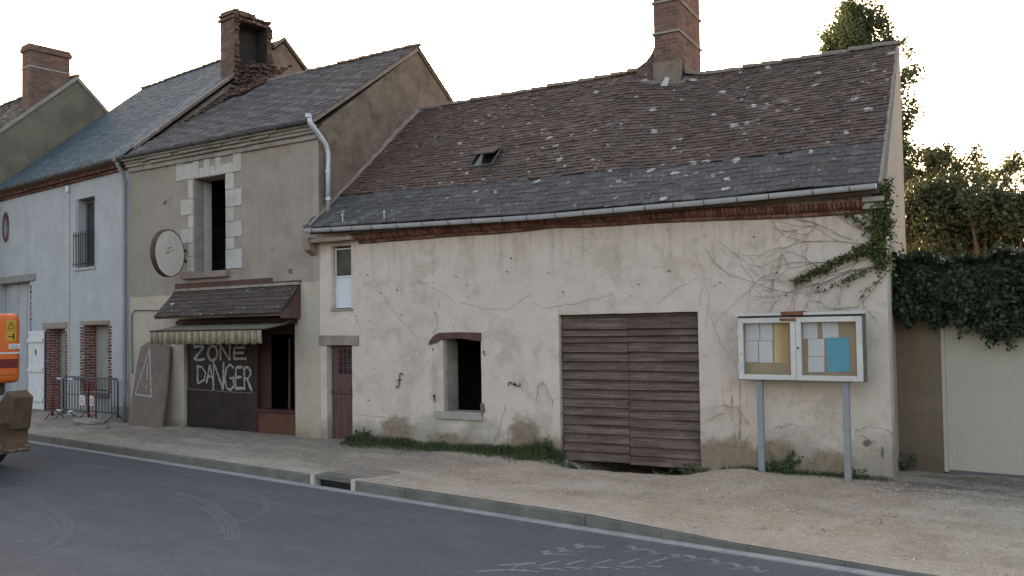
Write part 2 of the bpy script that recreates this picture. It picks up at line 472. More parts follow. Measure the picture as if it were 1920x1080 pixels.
def mat_wood(name, c1, c2, c3, axis='x', rough=0.85):
    t = NT(name, rough, 0.2)
    sc = {'x': (0.7, 14, 14), 'z': (14, 14, 0.7)}[axis]
    a = t.noise(2.0, 6, 0.7, t.stretch(*sc)); b = t.noise(1.6, 5, 0.7)
    c = t.ramp(a, [(0.3, c1), (0.5, c2), (0.72, c3)])
    c = t.mix(t.rng(t.rnd(), 0, 1, 0, 0.35), c, tuple(x * 0.6 for x in c2))
    c = t.mix(t.rng(b, 0.5, 0.7, 0, 0.45), c, c3); c = t.mix(t.rng(t.noise(5, 5, 0.75, t.stretch(0.6, 1, 3.0)), 0.5, 0.66, 0, 0.5), c, c1)
    t.col(c); t.bump(a, 0.4, 0.008); return t.m


def mat_brick(name, c=(0.24, 0.085, 0.055), mort=(0.42, 0.38, 0.32), sx=1.0):   # colour per brick comes from the mesh
    t = NT(name, 0.9, 0.15)
    a = t.noise(9, 5, 0.65); k = t.ramp(t.rnd(), [(0.0, tuple(x * 0.6 for x in c)), (0.5, c), (1.0, tuple(min(1, x * 1.45) for x in c))])
    k = t.mix(t.rng(a, 0.52, 0.7, 0, 0.6), k, (0.33, 0.25, 0.19)); k = t.mix(t.rng(t.noise(40, 3), 0.5, 0.75, 0, 0.5), k, (0.08, 0.05, 0.04))
    t.col(k); t.bump(t.noise(30, 4), 0.4, 0.01); return t.m


def mat_brickwork(name, c=(0.25, 0.09, 0.06), mort=(0.40, 0.36, 0.30), soot=0.3):
    t = NT(name, 0.9, 0.15); X = t.sep()
    cb = t.n('ShaderNodeCombineXYZ'); t.L(t.math('ADD', X[0], X[1]), cb.inputs[0]); t.L(X[2], cb.inputs[1])
    b = t.n('ShaderNodeTexBrick'); t.L(cb.outputs[0], b.inputs['Vector']); b.inputs['Scale'].default_value = 1.0
    b.inputs['Brick Width'].default_value = 0.22; b.inputs['Row Height'].default_value = 0.07; b.inputs['Mortar Size'].default_value = 0.008
    b.inputs['Mortar Smooth'].default_value = 0.3
    b.inputs['Color1'].default_value = tuple(x * 0.65 for x in c) + (1,); b.inputs['Color2'].default_value = tuple(x * 1.35 for x in c) + (1,)
    b.inputs['Mortar'].default_value = tuple(mort) + (1,)
    k = t.mix(t.rng(t.noise(2.3, 6, 0.7), 0.42, 0.7, 0, soot * 1.6), b.outputs['Color'], (0.10, 0.08, 0.065))
    k = t.mix(t.rng(t.noise(5, 5, 0.7), 0.55, 0.72, 0, 0.5), k, mort)
    t.col(k); t.bump(t.math('ADD', t.math('SUBTRACT', 1.0, b.outputs['Fac']), t.mul(t.noise(40, 3), 0.3)), 0.6, 0.008); return t.m


def mat_asphalt():
    t = NT('asphalt', 0.82, 0.35)
    a = t.noise(0.55, 6, 0.7); b = t.noise(3.0, 6, 0.7, t.warp(0.6, 1)); f = t.noise(140, 3, 0.7); g = t.vor(90)
    c = t.ramp(a, [(0.35, (0.036, 0.053, 0.062)), (0.65, (0.058, 0.081, 0.094))])
    c = t.mix(t.rng(b, 0.46, 0.64, 0, 0.75), c, (0.115, 0.130, 0.140))
    c = t.mix(t.rng(t.noise(1.0, 5, 0.7, t.stretch(0.35, 2.6, 1)), 0.5, 0.66, 0, 0.7), c, (0.130, 0.145, 0.152))
    c = t.mix(t.rng(t.noise(14, 4, 0.75), 0.46, 0.62, 0, 0.5), c, (0.145, 0.158, 0.165)); c = t.mix(t.rng(t.noise(34, 3, 0.7), 0.5, 0.62, 0, 0.6), c, (0.020, 0.024, 0.028))
    c = t.mix(t.rng(t.noise(0.35, 4, 0.6, t.stretch(0.6, 1.6, 1, (5, 2, 0))), 0.5, 0.56, 0, 0.4), c, (0.032, 0.040, 0.048))
    c = t.mix(t.rng(t.noise(70, 2, 0.7), 0.56, 0.64, 0, 0.45), c, (0.17, 0.18, 0.18)); c = t.mix(t.mul(t.rng(t.vor(4.5), 0.05, 0.03), 0.6), c, (0.28, 0.28, 0.26))
    c = t.mix(0.45, c, t.ramp(f, [(0.35, (0.030, 0.032, 0.035)), (0.65, (0.17, 0.17, 0.17))]))
    t.col(c); t.bump(t.math('ADD', f, g), 0.5, 0.006); return t.m


def mat_gravel_ground():
    t = NT('gravel_ground', 0.95, 0.12); X = t.sep()
    a = t.noise(0.9, 6, 0.7, t.warp(0.5, 1)); s = t.vor(42, out='Color'); d = t.vor(42); f = t.noise(60, 4, 0.7); b = t.noise(4.0, 6, 0.72)
    sand = t.ramp(a, [(0.35, (0.39, 0.285, 0.19)), (0.5, (0.51, 0.385, 0.265)), (0.65, (0.60, 0.485, 0.36))])
    grey = t.ramp(b, [(0.35, (0.21, 0.18, 0.14)), (0.65, (0.345, 0.305, 0.245))])
    # left pavement is older, grey and compacted; right end is loose yellowish gravel
    k = t.rng(t.math('ADD', X[0], t.mul(a, 3.0)), -3.2, -6.2); c = t.mix(k, sand, grey)
    r = t.rng(t.math('ADD', X[0], t.mul(a, 1.5)), 0.6, 3.2); c = t.mix(t.mul(r, 0.75), c, t.ramp(a, [(0.35, (0.32, 0.295, 0.205)), (0.65, (0.51, 0.48, 0.37))]))
    # light dust along the kerb, dark leaf dirt by the garden wall and at the wall feet
    c = t.mix(t.mul(t.rng(X[1], 0.75, 0.3), t.mul(t.rng(b, 0.3, 0.6), 0.6)), c, (0.56, 0.50, 0.41))
    e = t.mul(t.rng(t.math('ADD', X[1], t.mul(b, 1.6)), 4.1, 4.7), t.rng(t.math('ADD', X[0], t.mul(b, 0.8)), 0.1, 0.9)); c = t.mix(t.mul(e, 0.92), c, t.ramp(b, [(0.4, (0.05, 0.042, 0.035)), (0.6, (0.19, 0.155, 0.13))]))
    c = t.mix(t.rng(b, 0.52, 0.64, 0, 0.4), c, (0.30, 0.225, 0.15)); c = t.mix(t.rng(t.noise(0.8, 5, 0.7, t.stretch(0.5, 1.8, 1, (2, 7, 0))), 0.5, 0.6, 0, 0.45), c, (0.60, 0.52, 0.42))
    c = t.mix(t.rng(t.noise(55, 3, 0.7), 0.60, 0.68, 0, 0.5), c, (0.68, 0.62, 0.54))
    c = t.mix(0.24, c, t.mix(1.0, t.ramp(f, [(0.35, 0.22), (0.65, 1.1)]), t.ramp(t.noise(17, 4, 0.7), [(0.35, (0.25, 0.19, 0.13)), (0.65, (0.95, 0.82, 0.66))]), 'MULTIPLY'))
    t.col(c); t.bump(t.math('ADD', t.mul(d, -1.2), t.math('ADD', f, t.mul(b, 1.5))), 0.8, 0.02); return t.m


def mat_leaf(name, c1, c2, trans=0.35, rough=0.55):
    t = NT(name, rough, 0.35)
    c = t.ramp(t.rnd(), [(0.0, c1), (0.6, c2), (1.0, tuple(min(1, x * 1.5) for x in c2))])
    c = t.mix(t.rng(t.noise(1.4, 3), 0.4, 0.65, 0, 0.5), c, c1); t.col(c)
    tr = t.n('ShaderNodeBsdfTranslucent'); t.L(t.mix(0.5, c, (0.09, 0.115, 0.035)), tr.inputs[0])
    mx = t.n('ShaderNodeMixShader'); mx.inputs[0].default_value = trans
    t.L(t.p.outputs[0], mx.inputs[1]); t.L(tr.outputs[0], mx.inputs[2]); t.L(mx.outputs[0], t.out.inputs[0]); return t.m


def mat_alpha(name, c, dens=0.5, scale=12, rough=0.95, lo=0.4, hi=0.6):
    t = NT(name, rough, 0.1); t.col(c)
    a = t.mul(t.rng(t.noise(scale, 5, 0.7), lo, hi), dens)
    t.L(a, t.p.inputs['Alpha']); return t.m


def mat_glass(name, c=(0.02, 0.022, 0.025), rough=0.12):
    t = NT(name, rough, 0.5); t.col(t.mix(t.rng(t.noise(3, 5), 0.45, 0.7, 0, 0.6), c, tuple(x * 2.6 + 0.01 for x in c))); return t.m


def mat_clear():
    t = NT('clear_pane', 0.08, 0.5); g = t.n('ShaderNodeBsdfGlossy'); g.inputs['Roughness'].default_value = 0.1
    tr = t.n('ShaderNodeBsdfTransparent'); mx = t.n('ShaderNodeMixShader'); mx.inputs[0].default_value = 0.09
    t.L(tr.outputs[0], mx.inputs[1]); t.L(g.outputs[0], mx.inputs[2]); t.L(mx.outputs[0], t.out.inputs[0]); return t.m


def mat_stripes():
    t = NT('striped_canvas', 0.9, 0.1); X = t.sep()
    w = t.math('FRACT', t.mul(X[0], 5.2)); c = t.ramp(w, [(0.0, (0.33, 0.29, 0.20)), (0.42, (0.33, 0.29, 0.20)), (0.5, (0.14, 0.12, 0.08)), (0.56, (0.25, 0.21, 0.14)), (0.8, (0.25, 0.21, 0.14)), (0.88, (0.14, 0.12, 0.085))])
    c = t.mix(t.rng(t.noise(6, 5, 0.7), 0.45, 0.7, 0, 0.7), c, (0.11, 0.10, 0.07)); t.col(c); return t.m


def mat_oldwhite():                      # white paint with rust bleeding through and grey dirt
    t = NT('chipped_white_paint', 0.6, 0.25)
    c = t.ramp(t.noise(3, 5, 0.7), [(0.3, (0.47, 0.45, 0.41)), (0.6, (0.58, 0.56, 0.52))])
    c = t.mix(t.rng(t.noise(7, 6, 0.75), 0.60, 0.68, 0, 0.55), c, (0.24, 0.20, 0.16))
    c = t.mix(t.rng(t.noise(2.2, 5, 0.7, t.stretch(1.5, 1, 1, (4, 1, 2))), 0.60, 0.70, 0, 0.7), c, (0.33, 0.17, 0.08))
    t.col(c); t.bump(t.noise(20, 4), 0.15, 0.004); return t.m


def mat_yellow():                        # cream paper gone yellow from damp on its right side
    t = NT('yellowed_paper', 0.8, 0.2); X = t.sep(); g = t.math('ADD', t.rng(X[0], 0.13, 0.42), t.mul(t.math('SUBTRACT', t.noise(9, 4), 0.5), 0.5))
    t.col(t.ramp(g, [(0.1, (0.52, 0.50, 0.42)), (0.55, (0.48, 0.40, 0.22)), (0.95, (0.36, 0.25, 0.09))])); return t.m


def mat_paper(name, c, ink=0.4):
    t = NT(name, 0.8, 0.2); X = t.sep()
    l = t.math('FRACT', t.mul(X[2], 38)); w = t.noise(1, 4, 0.8, t.stretch(45, 1, 12))
    k = t.mul(t.mul(t.rng(l, 0.55, 0.6), t.rng(w, 0.42, 0.5)), ink); t.col(t.mix(k, c, tuple(x * 0.35 for x in c))); return t.m


M = dict(
    barn=mat_barn_plaster(), shop=mat_shop_plaster(),
    bluewall=mat_plaster('blue_grey_render', (0.345, 0.36, 0.362), (0.445, 0.46, 0.465), (0.22, 0.23, 0.24), 0.5),
    gable=mat_plaster('brown_gable_render', (0.14, 0.105, 0.077), (0.29, 0.225, 0.17), (0.10, 0.075, 0.058), 0.3, 3.2, 0.7),
    gable_far=mat_plaster('grey_gable_render', (0.155, 0.135, 0.095), (0.235, 0.205, 0.15), (0.10, 0.092, 0.07), 0.3, 2.0, 0.5),
    side=mat_plaster('pale_side_render', (0.34, 0.29, 0.24), (0.43, 0.375, 0.32), (0.22, 0.18, 0.15), 0.4),
    garden=mat_plaster('brown_garden_render', (0.145, 0.11, 0.075), (0.20, 0.155, 0.11), (0.09, 0.07, 0.05), 0.6),
    stone=mat_plaster('white_stone', (0.40, 0.385, 0.34), (0.52, 0.505, 0.46), (0.24, 0.22, 0.18), 0.0, 5.0, 0.3),
    cornice=mat_plaster('pale_cornice', (0.27, 0.245, 0.205), (0.38, 0.35, 0.30), (0.15, 0.13, 0.11), 0.0, 5.0, 0.6),
    concrete=simple('grey_concrete', (0.24, 0.235, 0.215), 0.25, 5),
    kerb=simple('kerb_concrete', (0.15, 0.145, 0.125), 0.4, 2.5), channel=simple('channel_concrete', (0.30, 0.30, 0.285), 0.25, 5),
    lintel=simple('lintel_concrete', (0.27, 0.215, 0.175), 0.3, 6), slab=simple('slab_concrete', (0.33, 0.31, 0.26), 0.2, 8),
    tile=mat_tiles('old_clay_tiles', [(0.15, (0.028, 0.018, 0.014)), (0.45, (0.068, 0.039, 0.029)), (0.7, (0.098, 0.060, 0.045)), (0.95, (0.19, 0.150, 0.125))], 0.6, grad=(0.5, 7.0, 0.55), moss=0.8, moss_col=(0.055, 0.046, 0.033)),
    band=mat_tiles('eave_slates', [(0.15, (0.036, 0.034, 0.033)), (0.6, (0.064, 0.060, 0.057)), (0.95, (0.14, 0.132, 0.125))], 0.42, grad=(1.0, 6.0, 0.6), moss=0.6, moss_col=(0.066, 0.050, 0.044), rough=0.8),
    slate=mat_tiles('blue_slates', [(0.15, (0.024, 0.048, 0.060)), (0.55, (0.044, 0.078, 0.092)), (0.9, (0.11, 0.150, 0.170))], 0.0, moss=0.4, moss_col=(0.055, 0.068, 0.065), rough=0.75, spec=0.25, bump=0.25, sheen=(-0.75, 0.55)),
    slate2=mat_tiles('grey_pattern_slates', [(0.2, (0.022, 0.021, 0.023)), (0.5, (0.062, 0.057, 0.058)), (0.8, (0.20, 0.19, 0.185))], 0.0, moss=0.5, moss_col=(0.06, 0.046, 0.040), rough=0.92, spec=0.1),
    canopy=mat_tiles('canopy_tiles', [(0.15, (0.038, 0.027, 0.024)), (0.6, (0.066, 0.046, 0.040)), (0.95, (0.11, 0.082, 0.07))], 0.1, moss=0.3),
    farroof=mat_tiles('mossy_tiles', [(0.15, (0.07, 0.062, 0.05)), (0.6, (0.10, 0.09, 0.07)), (0.95, (0.16, 0.145, 0.115))], 0.0, moss=0.7),
    ridge=mat_tiles('ridge_tiles', [(0.15, (0.13, 0.10, 0.08)), (0.6, (0.20, 0.15, 0.12)), (0.95, (0.28, 0.23, 0.19))], 0.1, moss=0.5),
    brick=mat_brick('red_brick', (0.13, 0.055, 0.045)), cbrick=mat_brick('cornice_brick', (0.165, 0.072, 0.05)), brickwork=mat_brickwork('chimney_brick', (0.21, 0.105, 0.08), (0.24, 0.185, 0.15), 0.45), flue_render=mat_plaster('brown_flue_render', (0.18, 0.14, 0.105), (0.28, 0.225, 0.175), (0.13, 0.10, 0.08), 0.0, 3.0, 0.7),
    oldbrick=mat_brickwork('weathered_chimney_brick', (0.17, 0.095, 0.075), (0.22, 0.18, 0.145), 0.5),
    soot=simple('sooty_brick', (0.050, 0.042, 0.036), 0.45, 5), rubble=mat_brick('rubble_brick', (0.095, 0.055, 0.042)), chalk=mat_alpha('white_chalk', (0.50, 0.49, 0.47), 0.78, 45, lo=0.22, hi=0.5),
    zinc=simple('zinc', (0.52, 0.54, 0.56), 0.18, 6, 0.45, 0.1, 0.5, 0.3), pipe=simple('grey_pipe', (0.23, 0.24, 0.245), 0.2, 5, 0.55, 0.1, 0.4, 0.2),
    dzinc=simple('dark_gutter', (0.11, 0.12, 0.13), 0.25, 5, 0.5, 0.1, 0.4, 0.3),
    boards=mat_wood('weathered_boards', (0.062, 0.040, 0.034), (0.130, 0.087, 0.073), (0.26, 0.195, 0.17)),
    soffit=mat_wood('brown_soffit', (0.06, 0.04, 0.03), (0.10, 0.07, 0.052), (0.16, 0.12, 0.095)),
    plum=mat_wood('plum_paint', (0.075, 0.040, 0.034), (0.115, 0.062, 0.054), (0.17, 0.105, 0.09), 'z', 0.6),
    maroon=simple('maroon_paint', (0.048, 0.020, 0.017), 0.35, 6, 0.6), redbeam=simple('red_brown_beam', (0.105, 0.055, 0.046), 0.35, 7),
    redpanel=simple('rust_red_panel', (0.115, 0.048, 0.033), 0.4, 3, 0.7), ply=simple('dark_plywood', (0.034, 0.023, 0.022), 0.55, 2.0, 0.75, 0.2),
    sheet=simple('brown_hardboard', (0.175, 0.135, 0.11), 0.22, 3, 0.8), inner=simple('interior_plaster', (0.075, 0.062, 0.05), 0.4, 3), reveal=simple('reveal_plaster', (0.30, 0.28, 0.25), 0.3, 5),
    signface=simple('blank_sign_face', (0.74, 0.69, 0.60), 0.10, 5, 0.6, 0.1), rustrim=simple('rusty_rim', (0.085, 0.055, 0.04), 0.4, 8, 0.7),
    black=simple('black_metal', (0.025, 0.026, 0.028), 0.3, 8, 0.5), white=simple('white_paint', (0.60, 0.60, 0.585), 0.12, 6, 0.6, 0.15), pvc=simple('white_plastic', (0.62, 0.64, 0.67), 0.08, 4, 0.4, 0.05),
    oldwhite=mat_oldwhite(), greyframe=simple('grey_sheet_metal', (0.12, 0.12, 0.118), 0.25, 6, 0.6), postmetal=simple('galvanised_post', (0.25, 0.275, 0.28), 0.2, 8, 0.55, 0.1, 0.4, 0.3),
    cork=simple('cork_backing', (0.27, 0.215, 0.135), 0.2, 5), rust=simple('rust_stain', (0.20, 0.075, 0.035), 0.35, 9), white_paper=mat_paper('white_paper', (0.58, 0.61, 0.64), 0.35), yellow_paper=mat_yellow(), blue_paper=mat_paper('turquoise_paper', (0.0, 0.32, 0.46), 0.35),
    clear=mat_clear(), darkglass=mat_glass('dark_glass'), olive=mat_glass('olive_glass', (0.035, 0.033, 0.022), 0.5), steel=simple('barrier_steel', (0.085, 0.088, 0.092), 0.2, 8, 0.5, 0.1, 0.4, 0.4),
    redpaint=simple('barrier_red', (0.22, 0.035, 0.03), 0.25, 8, 0.55), orange=simple('orange_paint', (0.72, 0.15, 0.025), 0.08, 4, 0.4, 0.03, 0.5), yellowst=simple('yellow_sticker', (0.55, 0.33, 0.04), 0.1, 8, 0.5, 0.0), lamp=simple('red_lens', (0.16, 0.012, 0.012), 0.2, 8, 0.3, 0.0, 0.5),
    tyre=simple('tyre_rubber', (0.045, 0.035, 0.028), 0.3, 6, 0.9), mudsteel=simple('muddy_steel', (0.105, 0.068, 0.042), 0.4, 4, 0.8, 0.4), mud=simple('dry_mud', (0.22, 0.15, 0.09), 0.3, 8),
    garage=simple('cream_garage_paint', (0.41, 0.375, 0.305), 0.06, 3, 0.6, 0.05), asphalt=mat_asphalt(), gravel=mat_gravel_ground(), soil=simple('soil', (0.14, 0.12, 0.085), 0.3, 1),
    stones=None, canvas=simple('faded_canvas', (0.155, 0.145, 0.105), 0.3, 5, 0.9), stripes=mat_stripes(), crack=simple('crack_shadow', (0.16, 0.13, 0.10), 0.3, 12), stem=simple('vine_stem', (0.20, 0.16, 0.12), 0.3, 12),
    bark=simple('tree_bark', (0.10, 0.08, 0.06), 0.3, 8), iron=simple('wrought_iron', (0.055, 0.04, 0.032), 0.3, 8), lightline=simple('lime_mortar', (0.46, 0.42, 0.36), 0.2, 8),
    mark=mat_alpha('dusty_tyre_print', (0.34, 0.36, 0.37), 0.8, 14, lo=0.28, hi=0.72), faint=mat_alpha('faint_tyre_print', (0.24, 0.25, 0.25), 0.62, 9, lo=0.3, hi=0.62), patch=simple('grey_cover_slab', (0.24, 0.205, 0.165), 0.35, 6), tendril=simple('dead_tendril', (0.40, 0.335, 0.27), 0.3, 12), jambwork=mat_brickwork('jamb_brickwork', (0.20, 0.07, 0.055), (0.38, 0.36, 0.33), 0.1),
    grass=mat_leaf('grass_blades', (0.045, 0.062, 0.022), (0.085, 0.108, 0.042), 0.2), weed=mat_leaf('weed_leaves', (0.045, 0.07, 0.03), (0.085, 0.115, 0.05), 0.25),
    ivy=mat_leaf('dark_ivy', (0.022, 0.036, 0.020), (0.045, 0.065, 0.032), 0.15, 0.45), creeper=mat_leaf('creeper_leaves', (0.06, 0.075, 0.022), (0.10, 0.125, 0.038), 0.25),
    poplar=mat_leaf('poplar_leaves', (0.055, 0.078, 0.03), (0.095, 0.12, 0.055), 0.25), leaf=mat_leaf('tree_leaves', (0.040, 0.050, 0.024), (0.068, 0.080, 0.038), 0.22), lacy=mat_leaf('pale_tree_leaves', (0.07, 0.078, 0.035), (0.11, 0.118, 0.055), 0.35),
)
def mat_stones():
    t = NT('loose_stones', 0.95, 0.12); t.col(t.ramp(t.rnd(), [(0.0, (0.18, 0.135, 0.10)), (0.5, (0.42, 0.33, 0.235)), (0.85, (0.58, 0.50, 0.40)), (1.0, (0.72, 0.68, 0.62))])); return t.m
M['stones'] = mat_stones()
# ------------------------------------------------------------------ ground, road, kerb, pavement
KT = [(-60, 0.15), (-2.0, 0.15), (-0.2, 0.075), (1.5, 0.05), (40, 0.04)]
WT = [(-40, 0.34), (-21, 0.29), (-15, 0.26), (-11, 0.22), (-7.5, 0.18), (-4, 0.14), (0, 0.12), (40, 0.12)]
PIT = FB.w(6.45, -0.05)


def pave_z(u, v):                       # in the kerb frame
    k = interp(u, KT); w = interp(u, WT); f = smooth01((v - 0.1) / 1.9)
    z = k + 0.006 + (w - k) * f
    p = FR.w(u, v); q = FB.loc(p); c = FC.loc(p)
    a = smooth01((v - 0.12) / 0.5)
    z += a * (0.018 * fbm(p.x * 1.1, p.y * 1.1) + 0.008 * fbm(p.x * 5, p.y * 5, 3))
    if -0.5 < q.x < 10.9:
        d = smooth01(1 - abs(q.x - 6.5) / 1.55) * smooth01((q.y + 1.0) / 0.6)
        z -= 0.30 * min(1, d * 1.5)
        if q.y < 1: z += 0.07 * math.exp(-((q.x - 8.45) / 0.35) ** 2 - ((q.y + 0.45) / 0.3) ** 2)
    return z


mb = MB(); mb.add([(-400, -400, -0.45), (400, -400, -0.45), (400, 400, -0.45), (-400, 400, -0.45)], [(0, 1, 2, 3)])
tag(mb.build('ground', M['soil']), kind='structure')


def in_frame(o, F, at=(0, 0, 0)):
    o.location = F.w(*at); o.rotation_euler = (0, 0, -F.a); return o


mb = MB(); nu, nv = 120, 30
vs = []
for i in range(nu + 1):
    for j in range(nv + 1):
        u = -60 + 100 * i / nu; v = -14 + 14.02 * j / nv
        vs.append((u, v, 0.006 * fbm(u * 0.4, v * 0.4) if j < nv - 1 else 0.0))
mb.add(vs, [(i * (nv + 1) + j, (i + 1) * (nv + 1) + j, (i + 1) * (nv + 1) + j + 1, i * (nv + 1) + j + 1) for i in range(nu) for j in range(nv)])
tag(in_frame(mb.build('road', M['asphalt'], smooth=True), FR), kind='structure')
# pavement sheet, finer near the camera; runs on below the houses
us = [-45 + 1.5 * i for i in range(13)]
us = us[:-1] + [-27 + 0.1 * i for i in range(0, 370)] + [10 + 1.0 * i for i in range(1, 26)]
vv = [0.018, 0.06] + [0.10 + 0.1 * i for i in range(0, 62)] + [6.5 + i * 1.0 for i in range(0, 16)]
mb = MB(); vs = [(u, v, pave_z(u, v)) for u in us for v in vv]; n = len(vv)
DR0, DR1 = -7.05, -6.2
mb.add(vs, [(i * n + j, (i + 1) * n + j, (i + 1) * n + j + 1, i * n + j + 1) for i in range(len(us) - 1) for j in range(n - 1)])
tag(in_frame(mb.build('pavement', M['gravel'], smooth=True), FR), kind='structure')
# kerb stones
mb = MB(); u = -45.0
while u < 34:
    L = 1.0 + random.uniform(-0.02, 0.02)
    if u + L > DR0 - 0.12 and u < DR1 + 0.12:
        if u < DR0 - 0.15: L = DR0 - 0.12 - u
        else: u = DR1 + 0.12; L = 1.0
    a, b = u + 0.002, u + L - 0.002; ka, kb = interp(a, KT), interp(b, KT); j = random.uniform(-0.006, 0.006)
    mb.prism([(0, 0), (0.14, 0), (0.14, 1), (0.02, 1), (0.0, 0.9)], 'x', a, b)
    m = len(mb.v) - 10
    for k in range(10):
        x, y, z = mb.v[m + k]; h = ka if k < 5 else kb
        mb.v[m + k] = (x, y + j, -0.3 if z == 0 else h * z)
    u += L
tag(in_frame(mb.build('kerb', M['kerb'], bevel=0.003), FR), kind='structure')
mb = MB(); u = -45.0
while u < 34:
    L = 1.0; mb.box(u + 0.003, u + L - 0.003, -0.15 + random.uniform(-0.004, 0.004), -0.004, -0.1, 0.010 + random.uniform(0, 0.003)); u += L
tag(in_frame(mb.build('gutter_channel', M['channel']), FR), kind='structure')
# storm drain in the kerb
dr = thing('storm_drain', FR, 'concrete kerb inlet with a dark slot and a grey cover slab set in the pavement', 'storm drain', at=(0, 0, 0))
mb = MB()
mb.box(DR0 - 0.09, DR0, -0.012, 0.16, -0.2, 0.168); mb.box(DR1, DR1 + 0.09, -0.012, 0.16, -0.2, 0.168)
mb.each('end_block', M['lightline'], dr, bevel=0.006)
mb = MB(); mb.box(DR0 + 0.001, DR1 - 0.001, 0.02, 0.30, 0.10, 0.166); mb.build('inlet_top', M['kerb'], dr, bevel=0.006)
mb = MB(); mb.box(DR0 + 0.001, DR1 - 0.001, 0.12, 0.14, -0.25, 0.099); mb.build('inlet_back', M['black'], dr)
mb = MB(); mb.hexa([(DR0 - 0.1, 0.165, 0.05), (DR1 + 0.05, 0.165, 0.05), (DR1 + 0.15, 0.85, 0.05), (DR0 + 0.05, 0.85, 0.05), (DR0 - 0.1, 0.165, 0.163), (DR1 + 0.05, 0.165, 0.163), (DR1 + 0.15, 0.85, 0.178), (DR0 + 0.05, 0.85, 0.178)])
mb.build('cover_slab', M['patch'], dr, bevel=0.005)

# loose stones over the pavement
mb = MB()
def stone(mb, p, s):
    a = random.uniform(0, 6.28); ca, sa = math.cos(a), math.sin(a); q = []
    for x, y, z in ((1, 0, 0), (0.3, 0.9, 0), (-0.8, 0.5, 0), (-0.7, -0.6, 0), (0.4, -0.85, 0), (0.1, 0.05, 0.6)):
        x *= s * random.uniform(0.7, 1.2); y *= s * random.uniform(0.6, 1.0); z *= s * random.uniform(0.7, 1.1)
        q.append((p[0] + x * ca - y * sa, p[1] + x * sa + y * ca, p[2] + z - s * 0.08))
    mb.add(q, [(0, 1, 5), (1, 2, 5), (2, 3, 5), (3, 4, 5), (4, 0, 5)])
for k in range(21000):
    u = random.uniform(-8, 5.0) if k % 5 else random.uniform(-18, -8); v = random.uniform(0.18, 5.2)
    if v > interp(u, [(-18, 2.0), (-13, 1.9), (-7, 3.0), (0, 4.3), (1.7, 4.0), (3, 5.2)]): continue
    dens = 0.3 + 0.5 * (fbm(u * 0.8, v * 0.8, 9) + 0.2)
    if u > 0.1 and v > 2.9: dens = 1.0
    if u < -6.5: dens *= 0.45
    if random.random() > dens: continue
    s = random.choice((0.008, 0.010, 0.012, 0.014, 0.018)) if random.random() < 0.985 else random.uniform(0.022, 0.035)
    stone(mb, (u, v, pave_z(u, v)), s)
for k in range(700):                    # grit swept against the kerb
    u = random.uniform(-18, 3); v = -0.02 - abs(random.gauss(0, 0.10)); stone(mb, (u, v, 0.010 if v > -0.16 else 0.002), random.uniform(0.004, 0.010))
tag(in_frame(mb.build('loose_gravel', M['stones']), FR), kind='stuff')

# dead leaves and twigs on the gravel
mb = MB()
for k in range(170):
    x, y = random.choice([(930, 905), (985, 910), (1395, 915), (1440, 920), (1480, 925), (1640, 975), (1530, 990), (600, 872), (230, 820), (1340, 935)]) if k % 3 else (random.uniform(500, 1900), random.uniform(905, 1010))
    u, v = FR.uv(x + random.gauss(0, 22), y + random.gauss(0, 4), 0.12)
    if v < 0.2: continue
    z = pave_z(u, v) + 0.008; a = random.uniform(0, 6.28); s = random.uniform(0.012, 0.035); c_, s_ = math.cos(a) * s, math.sin(a) * s
    mb.add([(u - c_, v - s_, z), (u + s_ * 0.4, v - c_ * 0.4, z + 0.006), (u + c_, v + s_, z + random.uniform(0, 0.012)), (u - s_ * 0.4, v + c_ * 0.4, z + 0.004)], [(0, 1, 2, 3)])
tag(in_frame(mb.build('leaf_litter', M['crack']), FR), kind='stuff')

# tyre prints on the asphalt
def road_pts(pl, z=0.0):
    q = [FR.uv(x, y, 0.004) for x, y in pl]; return [(u, v, 0.0045 + 0.006 * fbm(u * 0.4, v * 0.4)) for u, v in q]
mb = MB()
def dab(x0, y0, x1, y1, w):
    a, b = road_pts([(x0, y0), (x1, y1)]); mb.ribbon([a, tuple((p + q) / 2 + (random.uniform(-0.01, 0.01) if i < 2 else 0) for i, (p, q) in enumerate(zip(a, b))), b], w * 1.45, (0, 0, 1), jit=0.15)
for x, y in [(905, 1072), (945, 1060)]: dab(x - 12, y, x + 60, y - 4, 0.04)
for i, (x, y) in enumerate([(960, 1064), (1012, 1061), (1062, 1059), (1112, 1058), (1163, 1057), (1213, 1056)]):
    dab(x, y, x + 36, y - 10, 0.03); dab(x - 4, y + 4, x + 26, y + 7, 0.03); dab(x + 20, y + 4, x + 50, y + 9, 0.02)
for i, (x, y) in enumerate([(1020, 1036), (1048, 1030), (1080, 1023)]):
    dab(x, y - 4, x + 10, y + 3, 0.07); dab(x - 2, y + 4, x + 56, y + 2, 0.02)
dab(1098, 1022, 1122, 1025, 0.03)
for i, (x, y) in enumerate([(1180, 1026), (1218, 1032), (1257, 1038), (1292, 1044), (1334, 1052), (1376, 1060), (1410, 1067)]):
    dab(x, y - 5, x + 12, y + 4, 0.055); dab(x - 10, y + 7, x + 26, y + 5, 0.018); dab(x + 22, y + 2, x + 34, y + 4, 0.025)
tag(in_frame(mb.build('tyre_prints', M['mark']), FR), kind='structure')
mb = MB()
